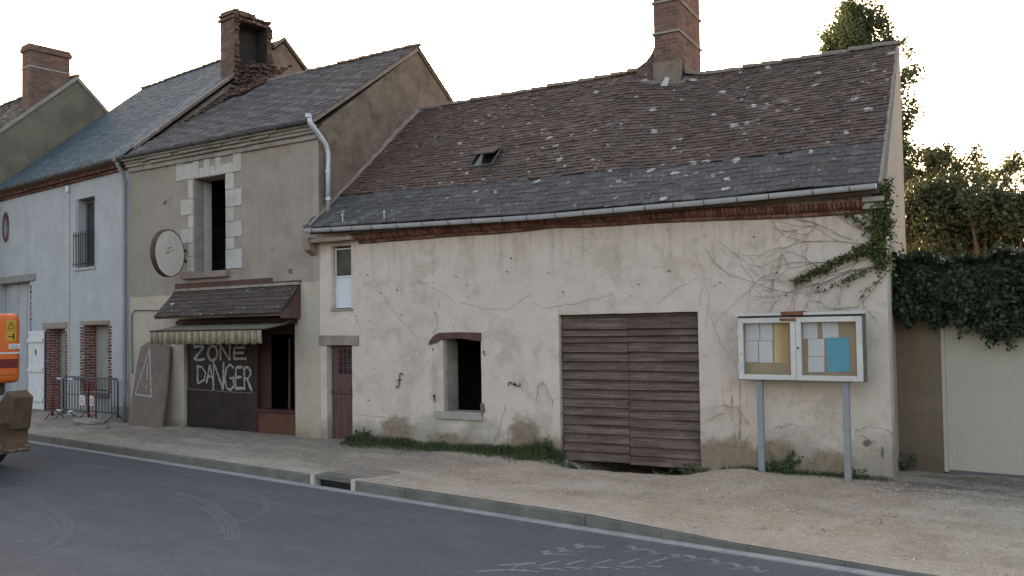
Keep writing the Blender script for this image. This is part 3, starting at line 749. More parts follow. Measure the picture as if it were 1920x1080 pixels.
for pl, w in [([(330, 925), (372, 935), (405, 952), (430, 975), (440, 995), (435, 1012)], 0.16), ([(300, 928), (365, 945), (398, 962), (415, 985), (420, 1005)], 0.07),
              ([(440, 915), (480, 925), (505, 945), (495, 962), (455, 980)], 0.10),
              ([(85, 952), (115, 965), (132, 985), (122, 1010), (90, 1032), (60, 1040)], 0.14), ([(60, 960), (100, 975), (112, 995), (95, 1012), (30, 1016)], 0.08),
              ([(80, 925), (180, 920), (260, 912), (330, 915)], 0.05)]:
    for off in (-0.36, -0.12, 0.12, 0.36):      # tread blocks of the tyre: four thin parallel bands
        q = [Vector(p) for p in road_pts(pl, 0.010)]; q = [p + (q[min(i + 1, len(q) - 1)] - q[max(i - 1, 0)]).normalized().cross(Vector((0, 0, 1))) * w * off for i, p in enumerate(q)]
        for _ in range(2): q = [q[0]] + [x for a, b in zip(q, q[1:]) for x in (a.lerp(b, 0.25), a.lerp(b, 0.75))] + [q[-1]]
        mb.ribbon(q, w * 0.17, (0, 0, 1), jit=0.25)
tag(in_frame(mb.build('faint_tyre_prints', M['faint']), FR), kind='structure')


def bricks_jamb(mb, u0, u1, z0, z1, v, toothed=0.05, side=1, depth=0.02):     # courses of bricks around an opening; side: which edge is toothed
    z = z0; k = 0
    while z < z1 - 0.05:
        e = toothed if k % 2 else 0.0
        a, b = (u0 - e, u1) if side < 0 else (u0, u1 + e)
        mb.box(a + 0.006, b - 0.004, v - depth + random.uniform(-0.004, 0.004), v + 0.04, z + 0.006, z + 0.062, None, 0.002)
        z += 0.075; k += 1


def gutter(parent, u0, u1, v, z, r, mat, hooks=0.6, dz=lambda u: 0.0):
    prof = [(v + r * math.cos(a), z + r * math.sin(a)) for a in [math.pi * (1 + k / 8) for k in range(9)]]
    prof = [(v - r - 0.006, z + 0.012)] + prof + [(v + r + 0.004, z + 0.03)]
    mb = MB(); mb.strip(prof, u0, u1, 0.35, dz)
    inner = [(a, b + 0.006) for a, b in prof[1:-1]]
    mb.strip(inner[::-1], u0, u1, 0.35, dz)
    g = mb.build('gutter', mat, parent, smooth=True)
    if hooks:
        mb = MB(); u = u0 + 0.2
        while u < u1:
            q = [(u, v + (r + 0.008) * math.cos(a), z + dz(u) + (r + 0.008) * math.sin(a)) for a in [math.pi * (0.95 + k / 8 * 1.05) for k in range(9)]]
            mb.tube([(u, v - r + 0.02, z + dz(u) + 0.03)] + q, 0.006, 4); u += hooks * random.uniform(0.85, 1.15)
        mb.each('gutter_hook', M['black'], g)
    return g


def ridge_line(parent, pts, rad_=0.10, L=0.36, mat='ridge'):      # half-round ridge tiles along a polyline of (u, v, z)
    mb = MB()
    for a, b in zip(pts, pts[1:]):
        a, b = Vector(a), Vector(b); n = max(1, int((b - a).length / L)); 
        for i in range(n):
            p, q = a.lerp(b, i / n), a.lerp(b, (i + 1.12) / n); R0 = rad_ * random.uniform(1.0, 1.1); R1 = R0 * 0.68
            dz = random.uniform(-0.012, 0.012); vs = []
            for P, R in ((p, R0), (q, R1)):
                for k in range(7):
                    t = math.pi * k / 6; vs.append((P.x, P.y - R * math.cos(t) * 1.15, P.z + dz - 0.03 + R * math.sin(t)))
            mb.add(vs, [(k, k + 1, k + 8, k + 7) for k in range(6)] + [(0, 1, 2, 3, 4, 5, 6), (13, 12, 11, 10, 9, 8, 7)])
    return mb.build('ridge_tiles', M[mat], parent)


# ================================================================== BARN
barn = thing('barn', FB, 'long low cream barn with a sagging lichen-spotted tile roof and slatted garage door', 'barn')
WB = 10.45
gd = (5.26, 7.69, -0.3, 2.56); wn_ = (2.91, 3.72, 0.84, 2.22); sd = (0.17, 0.80, 0.15, 2.07); tw = (0.30, 0.80, 2.78, 4.02)
mb = MB(); wall(mb, 0.0, WB, -0.4, 4.28, 0.0, 0.45, [gd, wn_, sd, tw])
bw = mb.build('wall', M['barn'], barn)
# right end wall up to the ridge and the back wall
mb = MB()
mb.prism([(0.451, -0.4), (3.3, -0.4), (3.3, 7.16), (3.12, 7.16), (0.451, 4.52)], 'x', 10.10, 10.449)
mb.prism([(0.30, 4.281), (0.450, 4.281), (0.450, 4.54), (0.36, 4.46)], 'x', 10.10, 10.449)
mb.build('end_wall', M['side'], barn)
mb = MB(); mb.prism([(-0.2, -0.4), (10.099, -0.4), (10.099, 7.05), (6.8, 7.05), (5.7, 7.3), (-0.2, 7.25)], 'y', 3.12, 3.30)
mb.build('back_wall', M['inner'], barn)
mb = MB(); mb.box(4.7, 4.85, 0.451, 3.119, -0.4, 4.2); mb.build('inner_wall', M['inner'], barn)
mb = MB(); mb.box(0.0, 4.69, 0.451, 3.119, 4.10, 4.2); mb.build('ceiling', M['inner'], barn)
EZ = [(0, 4.40), (1.5, 4.36), (5, 4.29), (8, 4.30), (10.6, 4.33)]
RZ = [(-1.5, 7.40), (0.5, 7.42), (3.2, 7.45), (5.6, 7.50), (6.2, 7.36), (7.0, 7.21), (8.8, 7.22), (10.6, 7.24)]
BS = roof_surface(lambda u: Vector((u, -0.27, interp(u, EZ))), lambda u: Vector((u, 3.2, interp(u, RZ))))
CGx = lambda v: 0.02 + (v * math.tan(rad(4.1)))          # left edge follows the shop's gable
clipL = lambda u, t: u > -0.02 - 0.052 * t * 0.8 and u > -0.6
TB = 1.16
mb = MB()
clipT = lambda u, t: t < (Vector((u, 3.2, interp(u, RZ))) - Vector((u, -0.27, interp(u, EZ)))).length + 0.03
tiles(mb, BS, -0.35, 10.42, TB - 0.06, 4.62, 0.165, 0.105, 0.021, 0.010, clip=lambda u, t: clipT(u, t) and not (2.93 < u < 3.42 and 1.72 < t < 2.28))
rf = mb.build('roof', M['tile'], barn)
mb = MB(); tiles(mb, BS, -0.15, 10.40, 0.0, TB + 0.05, 0.22, 0.13, 0.010, 0.006, clip=lambda u, t: t < TB - 0.05 or fbm(u * 2, 3.3) > -0.25)
mb.build('slate_band', M['band'], rf)
mb = MB(); n = 40
vs = []
for i in range(n + 1):
    u = 10.4 * i / n; u2 = -0.24 + 10.64 * i / n; e = Vector((u, -0.24, interp(u, EZ) - 0.05)); r_ = Vector((u2, 3.2, interp(u2, RZ) - 0.06)); vs += [e, r_, e - Vector((0, 0, 0.04)), r_ - Vector((0, 0, 0.05))]
fs = []
for i in range(n):
    a = 4 * i; fs += [(a, a + 4, a + 5, a + 1), (a + 2, a + 3, a + 7, a + 6), (a, a + 2, a + 6, a + 4)]
mb.add(vs, fs + [(0, 1, 3, 2), (4 * n, 4 * n + 2, 4 * n + 3, 4 * n + 1)]); mb.build('roof_deck', M['soffit'], rf)
ridge_line(rf, [(-0.4, 3.24, 7.44), (0.5, 3.24, 7.44), (3.2, 3.24, 7.47), (5.75, 3.24, 7.52)])
o = ridge_line(rf, [(6.60, 3.24, 7.31), (7.0, 3.24, 7.23), (8.8, 3.24, 7.235), (10.42, 3.24, 7.26)])
# verge on the right: mortared edge
mb = MB(); pts = []
for k in range(22):
    t = 0.0 + 4.5 * k / 21; p, nn = BS(10.42, min(t, 4.40)); pts.append(p + nn * (-0.01 + random.uniform(-0.006, 0.006)))
mb.tube(pts, 0.028, 6); mb.build('verge', M['lintel'], rf)
# mortar fillet where the roof meets the shop's gable
mb = MB(); pts = []
for k in range(30):
    t = 0.0 + 4.55 * k / 29; p, nn = BS(0, t); q = FC.loc(FB.w(p.x, p.y)); 
    w = FC.w(6.27, q.y); l = FB.loc(w); p2, nn = BS(l.x, t); pts.append(p2 + nn * (0.02 + random.uniform(-0.008, 0.02)))
mb.tube(pts, 0.025, 6, 0.065); mb.build('flashing', M['lintel'], rf)
# small skylight
sk = MB(); P = lambda u, t, h=0.0: BS(u, t)[0] + BS(u, t)[1] * h
for (ua, ta, ub, tb) in ((2.93, 1.70, 2.93, 2.30), (3.42, 1.70, 3.42, 2.30), (2.93, 1.70, 3.42, 1.70), (2.93, 2.30, 3.42, 2.30)):
    sk.tube([P(ua, ta, 0.035), P(ub, tb, 0.05)], 0.024, 4)
skl = sk.build('skylight', M['dzinc'], barn)
mb = MB(); mb.add([P(2.95, 1.72, 0.012), P(3.40, 1.72, 0.012), P(3.40, 2.28, 0.012), P(2.95, 2.28, 0.012)], [(0, 1, 2, 3)]); mb.build('pane', M['darkglass'], skl)
mb = MB(); mb.hexa([P(2.96, 2.30, 0.06), P(3.45, 2.30, 0.06), P(3.52, 1.78, 0.24), P(3.03, 1.78, 0.24), P(2.96, 2.31, 0.075), P(3.45, 2.31, 0.075), P(3.52, 1.79, 0.26), P(3.03, 1.79, 0.26)]); mb.build('open_hatch', M['soffit'], skl)
# eaves: gutter, soffit boards, brick cornice
gz = lambda u: interp(u, EZ) - 4.3
gutter(barn, -0.05, 10.38, -0.33, 4.245, 0.062, M['zinc'], 0.55, gz)
mb = MB()
for k in range(6):
    a = -0.02 + k * 1.74; mb.box(a, a + 1.73, -0.255, -0.225, 4.16 + gz(a), 4.255 + gz(a), None, 0.004)
mb.box(0.9, 10.30, -0.222, -0.001, 4.205, 4.225)
mb.build('soffit', M['soffit'], barn)
mb = MB(); u = 1.03
dip = lambda u: 0.018 * fbm(u * 0.6, 2.2) - 0.10 * smooth01((u - 5.2) / 5) + 0.02 * math.exp(-((u - 5.2) / 0.3) ** 2)
while u < 10.15:
    w = 0.052 + random.uniform(-0.003, 0.003); j = random.uniform(-0.008, 0.008); zz = 4.09 + dip(u); o_ = random.uniform(-0.006, 0.006)
    prof = [(0.0, zz), (-0.055 + j, zz + o_), (-0.105 + j, zz + 0.035), (-0.135 + j, zz + 0.085), (-0.135 + j, zz + 0.115), (0.0, zz + 0.115)]
    mb.prism(prof, 'x', u, u + w, None); u += w + 0.011
u = 1.0
while u < 10.15:
    w = 0.215; zz = 4.09 + dip(u + 0.1); mb.box(u, u + w, -0.035 + random.uniform(-0.006, 0.004), 0.0, zz - 0.055, zz - 0.008, None, 0.003); u += w + 0.01
co = mb.build('brick_cornice', M['cbrick'], barn, bevel=0.004)
mb = MB(); mb.strip([(0.0, 4.02), (-0.018, 4.022), (-0.025, 4.08), (-0.085, 4.12), (-0.115, 4.2), (0.0, 4.2)], 1.0, 10.15, 0.2, dip); mb.build('mortar', M['redbeam'], co)
mb = MB(); mb.box(10.16, 10.46, -0.14, -0.001, 4.06, 4.14, None, 0.006); mb.box(10.16, 10.46, -0.10, -0.001, 3.97, 4.059, None, 0.006); mb.build('corner_stone', M['cornice'], barn, bevel=0.02)
# timber ends of the projecting eave over the little door bay
mb = MB(); mb.box(-0.05, 0.98, -0.22, -0.001, 4.10, 4.17); mb.hexa([(-0.22, -0.20, 3.96), (-0.06, -0.20, 3.96), (-0.06, 0.0, 3.86), (-0.22, 0.0, 3.86), (-0.22, -0.26, 4.2), (-0.06, -0.26, 4.2), (-0.06, 0.0, 4.2), (-0.22, 0.0, 4.2)])
mb.each('eave_timber', M['lintel'], barn)
# little hooks standing on the slates at the left
for uu in (0.75, 1.75):
    mb = MB(); p, nn = BS(uu, 0.12); mb.tube([p, p + Vector((0, 0, 0.17))], 0.009, 5); mb.tube([p + Vector((-0.05, 0, 0.13)), p + Vector((0.04, 0, 0.14))], 0.008, 5); mb.build('snow_hook', M['zinc'], rf)
# chimney
ch = MB(); c0, c1, d0, d1 = 6.02, 6.56, 2.93, 4.45
ch.box(c0, c1, d0, d1, 6.4, 7.52, 0.4); chm = ch.build('chimney', M['flue_render'], barn)
mb = MB(); mb.box(c0 + 0.02, c1 - 0.02, d0 + 0.02, d1 - 0.02, 7.521, 9.9); mb.build('brick_stack', M['brickwork'], chm)
mb = MB()
for zz in (8.10, 8.72, 9.4): mb.box(c0 - 0.015, c1 + 0.015, d0 - 0.015, d1 + 0.015, zz - 0.02, zz + 0.02)
mb.each('stone_band', M['cornice'], chm)
mb = MB(); mb.prism([(5.55, 7.2), (6.03, 7.2), (6.03, 7.90), (5.95, 7.74), (5.84, 7.62), (5.68, 7.53)], 'y', 3.02, 3.45); mb.build('shoulder', M['tile'], chm)
mb = MB(); mb.tube([(5.75, 2.93, 7.16), (6.1, 2.90, 7.08), (6.5, 2.90, 7.02), (6.62, 2.98, 7.05), (6.62, 3.2, 7.2)], 0.075, 7); mb.build('mortar_fillet', M['ridge'], chm, smooth=True)
mb = MB(); mb.hexa([(6.22, 2.74, 7.00), (6.36, 2.74, 6.98), (6.36, 2.78, 6.98), (6.22, 2.78, 7.0), (6.30, 2.85, 7.20), (6.37, 2.85, 7.16), (6.37, 2.88, 7.16), (6.30, 2.88, 7.20)]); mb.build('broken_flashing', M['stone'], chm)
mb = MB(); mb.add([(c1 + 0.012, 3.05, 7.18), (c1 + 0.012, 3.45, 7.16), (c1 + 0.012, 3.12, 7.55)], [(0, 1, 2)]); mb.build('torn_render', M['soot'], chm)
# garage door: overlapping horizontal boards, two leaves
doors = []
zt = 2.50
for leaf, (a, b) in enumerate(((5.29, 6.481), (6.487, 7.67))):
    mb = MB(); z = zt; k = 0
    hs = [0.19, 0.125, 0.11] + [0.165 + random.uniform(-0.012, 0.012) for _ in range(13)]; tot = sum(hs); sc = (zt - (0.12 if leaf == 0 else 0.10)) / tot
    for h in hs:
        h *= sc; t = random.uniform(-0.006, 0.006) + 0.001; lb = random.uniform(0.0, 0.003)
        mb.hexa([(a + lb, 0.055, z - h - 0.012 + t), (b - lb, 0.055, z - h - 0.012 - t), (b - lb, 0.115, z - h - 0.012), (a + lb, 0.115, z - h - 0.012),
                 (a + lb, 0.125, z), (b - lb, 0.125, z), (b - lb, 0.14, z), (a + lb, 0.14, z)]); z -= h
    dd = mb.build('garage_door_leaf', M['boards'], barn); doors.append(dd)
    mb = MB(); mb.box(a + 0.02, b - 0.02, 0.145, 0.17, 0.12, 2.5); mb.build('door_backing', M['soffit'], dd)
mb = MB(); mb.box(6.44, 6.50, 0.07, 0.10, 1.02, 1.10); mb.build('latch', M['iron'], doors[0])
mb = MB(); mb.box(5.27, 7.68, 0.10, 0.42, 2.501, 2.555); mb.build('door_head', M['soffit'], barn)
# small window: wooden lintel, sill, reveal, broken edge
mb = MB(); n = 14; vs = []
for i in range(n + 1):
    u = 2.62 + 1.11 * i / n; f = i / n
    zb = 2.13 + 0.06 * math.sin(math.pi * min(1, f * 1.1)) - 0.04 * (1 - f) ** 2; zt_ = 2.27 + 0.02 * math.sin(f * 3) - 0.15 * (1 - min(1, f * 5)) ** 2
    zb = max(zb, 2.09) - (0.0 if f > 0.2 else 0.03); vs += [(u, -0.022, zb), (u, -0.022, zt_), (u, 0.3, zb), (u, 0.3, zt_)]
fs = []
for i in range(n):
    a = 4 * i; fs += [(a, a + 4, a + 5, a + 1), (a, a + 2, a + 6, a + 4), (a + 1, a + 5, a + 7, a + 3)]
mb.add(vs, fs + [(0, 1, 3, 2), (4 * n, 4 * n + 2, 4 * n + 3, 4 * n + 1)]); swl = mb.build('lintel', M['redbeam'], barn)
mb = MB(); mb.box(2.74, 3.74, -0.05, 0.3, 0.72, 0.85, None, 0.012); mb.build('window_sill', M['slab'], barn, bevel=0.012)
mb = MB(); mb.box(2.915, 2.95, 0.06, 0.44, 0.86, 2.12); mb.build('window_reveal', M['cornice'], barn)
mb = MB()
for (u, z, r_) in ((2.69, 1.98, 0.02), (2.71, 1.12, 0.028), (2.72, 1.06, 0.02), (3.78, 1.93, 0.018), (3.79, 1.88, 0.014)): mb.box(u - r_ / 2, u + r_ / 2, -0.02, 0.01, z - r_, z + r_, None, 0.004)
mb.each('hinge_stub', M['iron'], barn)
mb = MB(); mb.box(3.70, 3.755, -0.004, 0.44, 0.80, 1.02, None, 0.02); mb.box(3.70, 3.77, -0.0045, 0.40, 0.86, 0.95, None, 0.02); mb.build('broken_jamb', M['crack'], barn)
# wall anchors
def curl(cx, cz, r, a0, a1, n=10): return [(cx + r * (1 - 0.4 * k / n) * math.cos(a0 + (a1 - a0) * k / n), -0.03, cz + r * (1 - 0.4 * k / n) * math.sin(a0 + (a1 - a0) * k / n)) for k in range(n + 1)]
ua, za = FB.uz(750, 713)
mb = MB(); mb.tube(curl(ua + 0.045, za + 0.10, 0.04, 0, 3.2) + curl(ua - 0.045, za - 0.10, 0.04, 0.0, -3.2)[::-1][::-1], 0.010, 5); mb.tube([(ua - 0.05, -0.03, za - 0.01), (ua + 0.05, -0.03, za + 0.02)], 0.01, 5)
mb.build('wall_anchor', M['iron'], barn)
ua, za = FB.uz(966, 720)
mb = MB(); mb.tube(curl(ua - 0.08, za, 0.045, 3.9, 0.0) + curl(ua + 0.08, za, 0.045, 3.3, 6.9), 0.010, 5); mb.tube([(ua, -0.03, za - 0.03), (ua, -0.03, za + 0.03)], 0.012, 5)
mb.build('wall_anchor', M['iron'], barn)
# plum door with a barred light and a concrete lintel
dr_ = MB(); dr_.box(0.19, 0.79, 0.13, 0.17, 0.18, 1.12); dr_.box(0.19, 0.79, 0.10, 0.17, 1.121, 1.17); dr_.box(0.19, 0.36, 0.13, 0.17, 1.171, 2.05); dr_.box(0.70, 0.79, 0.13, 0.17, 1.171, 2.05); dr_.box(0.361, 0.699, 0.13, 0.17, 1.171, 1.50); dr_.box(0.361, 0.699, 0.13, 0.17, 1.98, 2.05)
pdn = dr_.build('door', M['plum'], barn, bevel=0.004)
mb = MB(); mb.box(0.361, 0.699, 0.15, 0.16, 1.501, 1.979); mb.build('pane', M['darkglass'], pdn)
mb = MB()
for k in range(1, 3): mb.box(0.361 + k * 0.113 - 0.008, 0.361 + k * 0.113 + 0.008, 0.135, 0.149, 1.501, 1.979)
for k in range(1, 4): mb.box(0.361, 0.699, 0.134, 0.1485, 1.5 + k * 0.12 - 0.007, 1.5 + k * 0.12 + 0.007)
mb.build('glazing_bars', M['plum'], pdn)
mb = MB(); mb.box(-0.01, 0.98, -0.035, 0.30, 2.071, 2.26, None, 0.01); mb.build('door_lintel', M['lintel'], barn, bevel=0.012)
mb = MB(); mb.box(-0.1, 0.95, -0.32, 0.2, -0.1, 0.19, None, 0.01); mb.build('door_step', M['patch'], barn, bevel=0.015)
# tall narrow window, dark upper pane, white lower panel
mb = MB()
for a, b, c, d in ((0.325, 0.345, 2.80, 3.98), (0.775, 0.795, 2.80, 3.98), (0.3505, 0.7745, 2.80, 2.83), (0.3505, 0.7745, 3.40, 3.435), (0.3505, 0.7745, 3.955, 3.98)): mb.box(a, b, 0.10, 0.15, c, d)
wf = mb.build('window_frame', M['pvc'], barn)
mb = MB(); mb.box(0.3455, 0.7745, 0.12, 0.13, 3.4355, 3.9545); mb.build('pane', M['olive'], wf)
mb = MB(); mb.box(0.3455, 0.7745, 0.115, 0.13, 2.8305, 3.3995); mb.build('lower_panel', M['pvc'], wf)
mb = MB(); mb.box(0.301, 0.324, 0.02, 0.2, 2.785, 4.015); mb.build('window_reveal', M['barn'], barn)
mb = MB(); mb.box(0.28, 0.84, -0.03, 0.099, 2.74, 2.781); mb.build('window_sill', M['cornice'], barn, bevel=0.006)
# plaster cracks and old stems traced on the wall
mb = MB()
def onwall(pl, v=-0.016, F=FB): return [(F.uz(x, y)[0], v, F.uz(x, y)[1]) for x, y in pl]
def wob(pts, a=0.02):
    out = []
    for p, q in zip(pts, pts[1:]):
        n = max(1, int((Vector(q) - Vector(p)).length / 0.06))
        for k in range(n):
            t = k / n; out.append(tuple(p[i] + (q[i] - p[i]) * t + (random.uniform(-a, a) if i != 1 else 0) for i in range(3)))
    return out + [pts[-1]]
for pl, w in [([(1322, 795), (1335, 788), (1348, 776), (1362, 775)], 0.012), ([(1480, 822), (1490, 812), (1496, 800)], 0.009), ([(1610, 816), (1625, 820), (1640, 832)], 0.012), ([(925, 835), (938, 800), (948, 760)], 0.014), ([(965, 790), (970, 815), (978, 835)], 0.012),
              ([(1000, 733), (1012, 722), (1025, 720)], 0.008), ([(825, 560), (820, 590), (822, 610), (812, 625)], 0.010), ([(665, 778), (720, 782), (765, 786)], 0.010)]:
    mb.ribbon(wob(onwall(pl, -0.014), 0.014), w * 0.42, (0, -1, 0), 0.0, 0.9)
mb.each('crack', M['crack'], bw)
mb = MB()
for pl in [[(700, 520), (740, 585), (785, 635)], [(783, 525), (830, 550), (850, 562)], [(862, 566), (905, 578), (955, 580), (980, 560), (995, 550)], [(1000, 568), (1025, 578), (1090, 567), (1150, 552)], [(753, 480), (754, 545)],
           [(1305, 470), (1318, 520), (1312, 575)], [(1318, 500), (1330, 560), (1322, 620)], [(1230, 570), (1270, 540), (1310, 520)], [(1330, 585), (1350, 640), (1382, 690)]]:
    mb.tube(wob(onwall(pl, -0.010), 0.012), 0.0024, 4)
mb.each('dead_tendril', M['tendril'], bw)
mb = MB()
for k in range(60):
    u = random.uniform(0.9, 10.2); z = random.uniform(2.4, 4.0) if k % 3 else random.uniform(0.4, 2.4)
    if any(a - 0.1 < u < b + 0.1 and c - 0.1 < z < d + 0.1 for a, b, c, d in (gd, wn_, sd, tw)): continue
    s = random.uniform(0.004, 0.014); mb.box(u - s, u + s, -0.015, 0.02, z - s * random.uniform(0.4, 1), z + s, None, 0.004)
mb.each('chipped_hole', M['crack'], bw)
# ================================================================== DERELICT SHOP
shop = thing('derelict_shop', FC, 'derelict two-storey shop in brown-grey render with a white stone window surround and patterned slate roof', 'house')
cw = (2.37, 3.45, 3.70, 5.80); so = (2.01, 5.54, 0.12, 2.60)
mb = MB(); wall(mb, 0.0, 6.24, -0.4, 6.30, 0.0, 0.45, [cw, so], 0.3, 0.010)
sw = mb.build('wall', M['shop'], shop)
mb = MB(); mb.prism([(0.451, -0.4), (6.2, -0.4), (6.2, 6.55), (3.18, 8.78), (0.451, 6.78)], 'x', 5.90, 6.239)
mb.prism([(0.12, 6.301), (0.4505, 6.301), (0.4505, 6.78), (0.12, 6.53)], 'x', 5.90, 6.239)
mb.prism([(0.012, -0.4), (0.6, -0.4), (0.6, 6.8), (0.012, 6.42)], 'x', 6.2395, 6.250)
mb.build('gable_wall', M['gable'], shop)
mb = MB(); mb.box(0.0, 5.899, 6.0, 6.2, -0.4, 6.5); mb.box(0.0, 0.2, 0.451, 5.999, -0.4, 6.3); mb.each('inner_wall', M['inner'], shop)
mb = MB(); mb.box(0.201, 5.899, 0.451, 5.999, 2.85, 2.97); mb.box(0.201, 5.899, 0.451, 5.999, 6.05, 6.15); mb.box(0.201, 5.899, 2.8, 2.95, -0.3, 2.84); mb.box(0.201, 5.899, 2.8, 2.95, 2.98, 6.04); mb.each('inner_floor', M['inner'], shop)
SS = roof_surface(lambda u: Vector((u, -0.20, 6.58)), lambda u: Vector((u, 3.18, 8.92)))
mb = MB()
def gableA_u(v, z): return FC.loc(FA.w(0.0, v))[0]
clipS = lambda u, t: u > 0.12 + 0.09 * t + (0.55 * smooth01((t - 2.5) / 1.5))
tiles(mb, SS, 0.0, 6.30, 0.0, 4.10, 0.21, 0.125, 0.013, 0.004, clip=clipS)
# vary the slate tone in diagonal bands, as the pattern on the photographed roof
for k, f in enumerate(mb.f):
    p = mb.v[f[0]]; mb.r[k] = 0.45 * mb.r[k] + 0.6 * (0.5 + 0.5 * math.sin((p[0] * 7.5 + p[1] * 20)) * (0.6 + 0.4 * math.sin(p[0] * 15 - p[1] * 12)))
srf = mb.build('roof', M['slate2'], shop)
mb = MB(); mb.hexa([(-0.2, -0.14, 6.53), (6.22, -0.14, 6.53), (6.22, 3.18, 8.83), (-0.2, 3.18, 8.83), (-0.2, -0.16, 6.56), (6.22, -0.16, 6.56), (6.22, 3.18, 8.87), (-0.2, 3.18, 8.87)])
mb.hexa([(-0.3, 3.181, 8.80), (6.25, 3.181, 8.80), (6.25, 6.4, 6.42), (-0.3, 6.4, 6.42), (-0.3, 3.181, 8.88), (6.30, 3.181, 8.88), (6.30, 6.4, 6.52), (-0.3, 6.4, 6.52)]); mb.build('roof_deck', M['soffit'], srf)
ridge_line(srf, [(0.9, 3.2, 8.93), (6.28, 3.2, 8.95)], 0.085, 0.34)
mb = MB(); mb.hexa([(6.241, -0.2, 6.46), (6.275, -0.2, 6.46), (6.275, 3.2, 8.80), (6.241, 3.2, 8.80), (6.241, -0.2, 6.57), (6.275, -0.2, 6.57), (6.275, 3.2, 8.91), (6.241, 3.2, 8.91)])
mb.hexa([(6.241, 3.21, 8.80), (6.275, 3.21, 8.80), (6.275, 6.4, 6.44), (6.241, 6.4, 6.44), (6.241, 3.21, 8.92), (6.275, 3.21, 8.92), (6.275, 6.4, 6.55), (6.241, 6.4, 6.55)]); mb.build('verge', M['lintel'], srf)
# cornice mouldings, broken in places
mb = MB()
for (va, vb, za, zb, brk) in ((-0.06, -0.001, 6.20, 6.30, 0.1), (-0.12, -0.001, 6.305, 6.37, 0.2), (-0.19, -0.001, 6.375, 6.43, 0.25), (-0.235, -0.001, 6.435, 6.49, 0.1)):
    u = 0.0
    while u < 6.2:
        L = random.uniform(0.25, 0.7); L = min(L, 6.22 - u); d = 0.04 if random.random() < brk else random.uniform(0, 0.008)
        mb.box(u, u + L - 0.004, va + d, vb, za + random.uniform(-0.003, 0.004), zb, None, 0.004 + (0.006 if d > 0.02 else 0)); u += L
mb.build('cornice', M['cornice'], shop, bevel=0.008)
gutter(shop, 0.02, 6.32, -0.27, 6.53, 0.055, M['dzinc'], 0.6)
# white stone surround of the upper window
mb = MB(); a, b, c, d = cw; st = 0.02
def blk(u0, u1, z0, z1): mb.box(u0 + 0.004, u1 - 0.004, -st - random.uniform(0, 0.006), 0.02, z0 + 0.004, z1 - 0.004, None, 0.004)
z = 3.72
hs = [0.34, 0.30, 0.34, 0.30, 0.36, 0.44]
for k, h in enumerate(hs):
    blk(a - (0.50 if k % 2 == 0 else 0.20) * 0.9, a, z, z + h) if k != 0 else blk(a - 0.22, a, z, z + h)
    z += h
z = 3.72
for k, h in enumerate([0.42, 0.26, 0.34, 0.32, 0.38, 0.36]):
    blk(b, b + (0.52 if k % 2 == 0 else 0.28), z, z + h); z += h
blk(a - 0.60, a - 0.001, 5.80, 6.16); blk(a - 0.60, a - 0.35, 6.161, 6.22)
k = 0; u = a
ws = [0.20, 0.17, 0.21, 0.19, 0.19, 0.15]
for k, w in enumerate(ws):
    w = w * (b - a) / sum(ws); blk(u, u + w, 5.80, 6.02 if k % 2 else 6.20); u += w
blk(b + 0.001, b + 0.25, 5.80, 6.03); blk(b + 0.25, b + 0.52, 5.80, 6.22)
mb.build('window_surround', M['stone'], shop, bevel=0.012)
mb = MB(); mb.box(a - 0.35, b + 0.12, -0.12, 0.44, 3.56, 3.70, None, 0.008); mb.build('window_sill', M['lintel'], shop, bevel=0.01)
mb = MB(); mb.box(a + 0.002, a + 0.02, 0.01, 0.455, 3.702, 5.79); mb.build('window_reveal', M['reveal'], shop)
mb = MB(); mb.box(a + 0.0205, a + 0.035, 0.27, 0.452, 3.71, 5.75); mb.build('casement', M['oldwhite'], shop)
# stains where fixings were torn out
mb = MB()
for (x, y, s) in ((310, 380, 0.05), (313, 312, 0.07), (511, 468, 0.02), (545, 509, 0.06), (571, 425, 0.04)):
    u, z_ = FC.uz(x, y); mb.box(u - s, u + s * 0.7, -0.012, 0.01, z_ - s * 0.6, z_ + s * 0.8, None, s * 0.25)
mb.each('torn_fixing', M['crack'], sw)
# tiled canopy over the shop front
cpo = MB(); ul, ur = 1.72, 5.72; zt_, zb_ = 3.30, 2.72; vf = -0.56
CS = roof_surface(lambda u: Vector((u, vf, zb_)), lambda u: Vector((u, -0.02, zt_)))
tiles(cpo, CS, ul, ur, 0.0, 0.80, 0.22, 0.115, 0.016, 0.006); cn = cpo.build('tiled_canopy', M['canopy'], shop)
mb = MB(); mb.hexa([(ul, vf + 0.02, zb_ - 0.05), (ur, vf + 0.02, zb_ - 0.05), (ur, -0.001, zt_ - 0.06), (ul, -0.001, zt_ - 0.06), (ul, vf + 0.02, zb_ - 0.015), (ur, vf + 0.02, zb_ - 0.015), (ur, -0.001, zt_ - 0.02), (ul, -0.001, zt_ - 0.02)]); mb.build('canopy_deck', M['soffit'], cn)
mb = MB(); mb.prism([(-0.001, 2.64), (vf + 0.03, 2.70), (vf + 0.03, 2.67), (-0.03, 2.60)], 'x', ur - 0.03, ur - 0.001)
mb.prism([(-0.001, zt_ - 0.07), (vf + 0.04, zb_ - 0.055), (vf + 0.04, zb_ - 0.10), (-0.001, zb_ - 0.10)], 'x', ur - 0.029, ur); mb.build('canopy_cheek', M['plum'], cn)
mb = MB(); mb.box(ul, ur, -0.09, -0.001, zt_ - 0.01, zt_ + 0.045, None, 0.01); mb.build('canopy_flashing', M['cornice'], cn)
mb = MB(); mb.box(1.72, 4.9, -0.025, -0.001, zt_ + 0.05, zt_ + 0.17, None, 0.004); mb.box(4.92, 5.74, -0.02, -0.001, zt_ + 0.048, zt_ + 0.09, None, 0.004); mb.build('fascia_strip', M['redbeam'], shop)
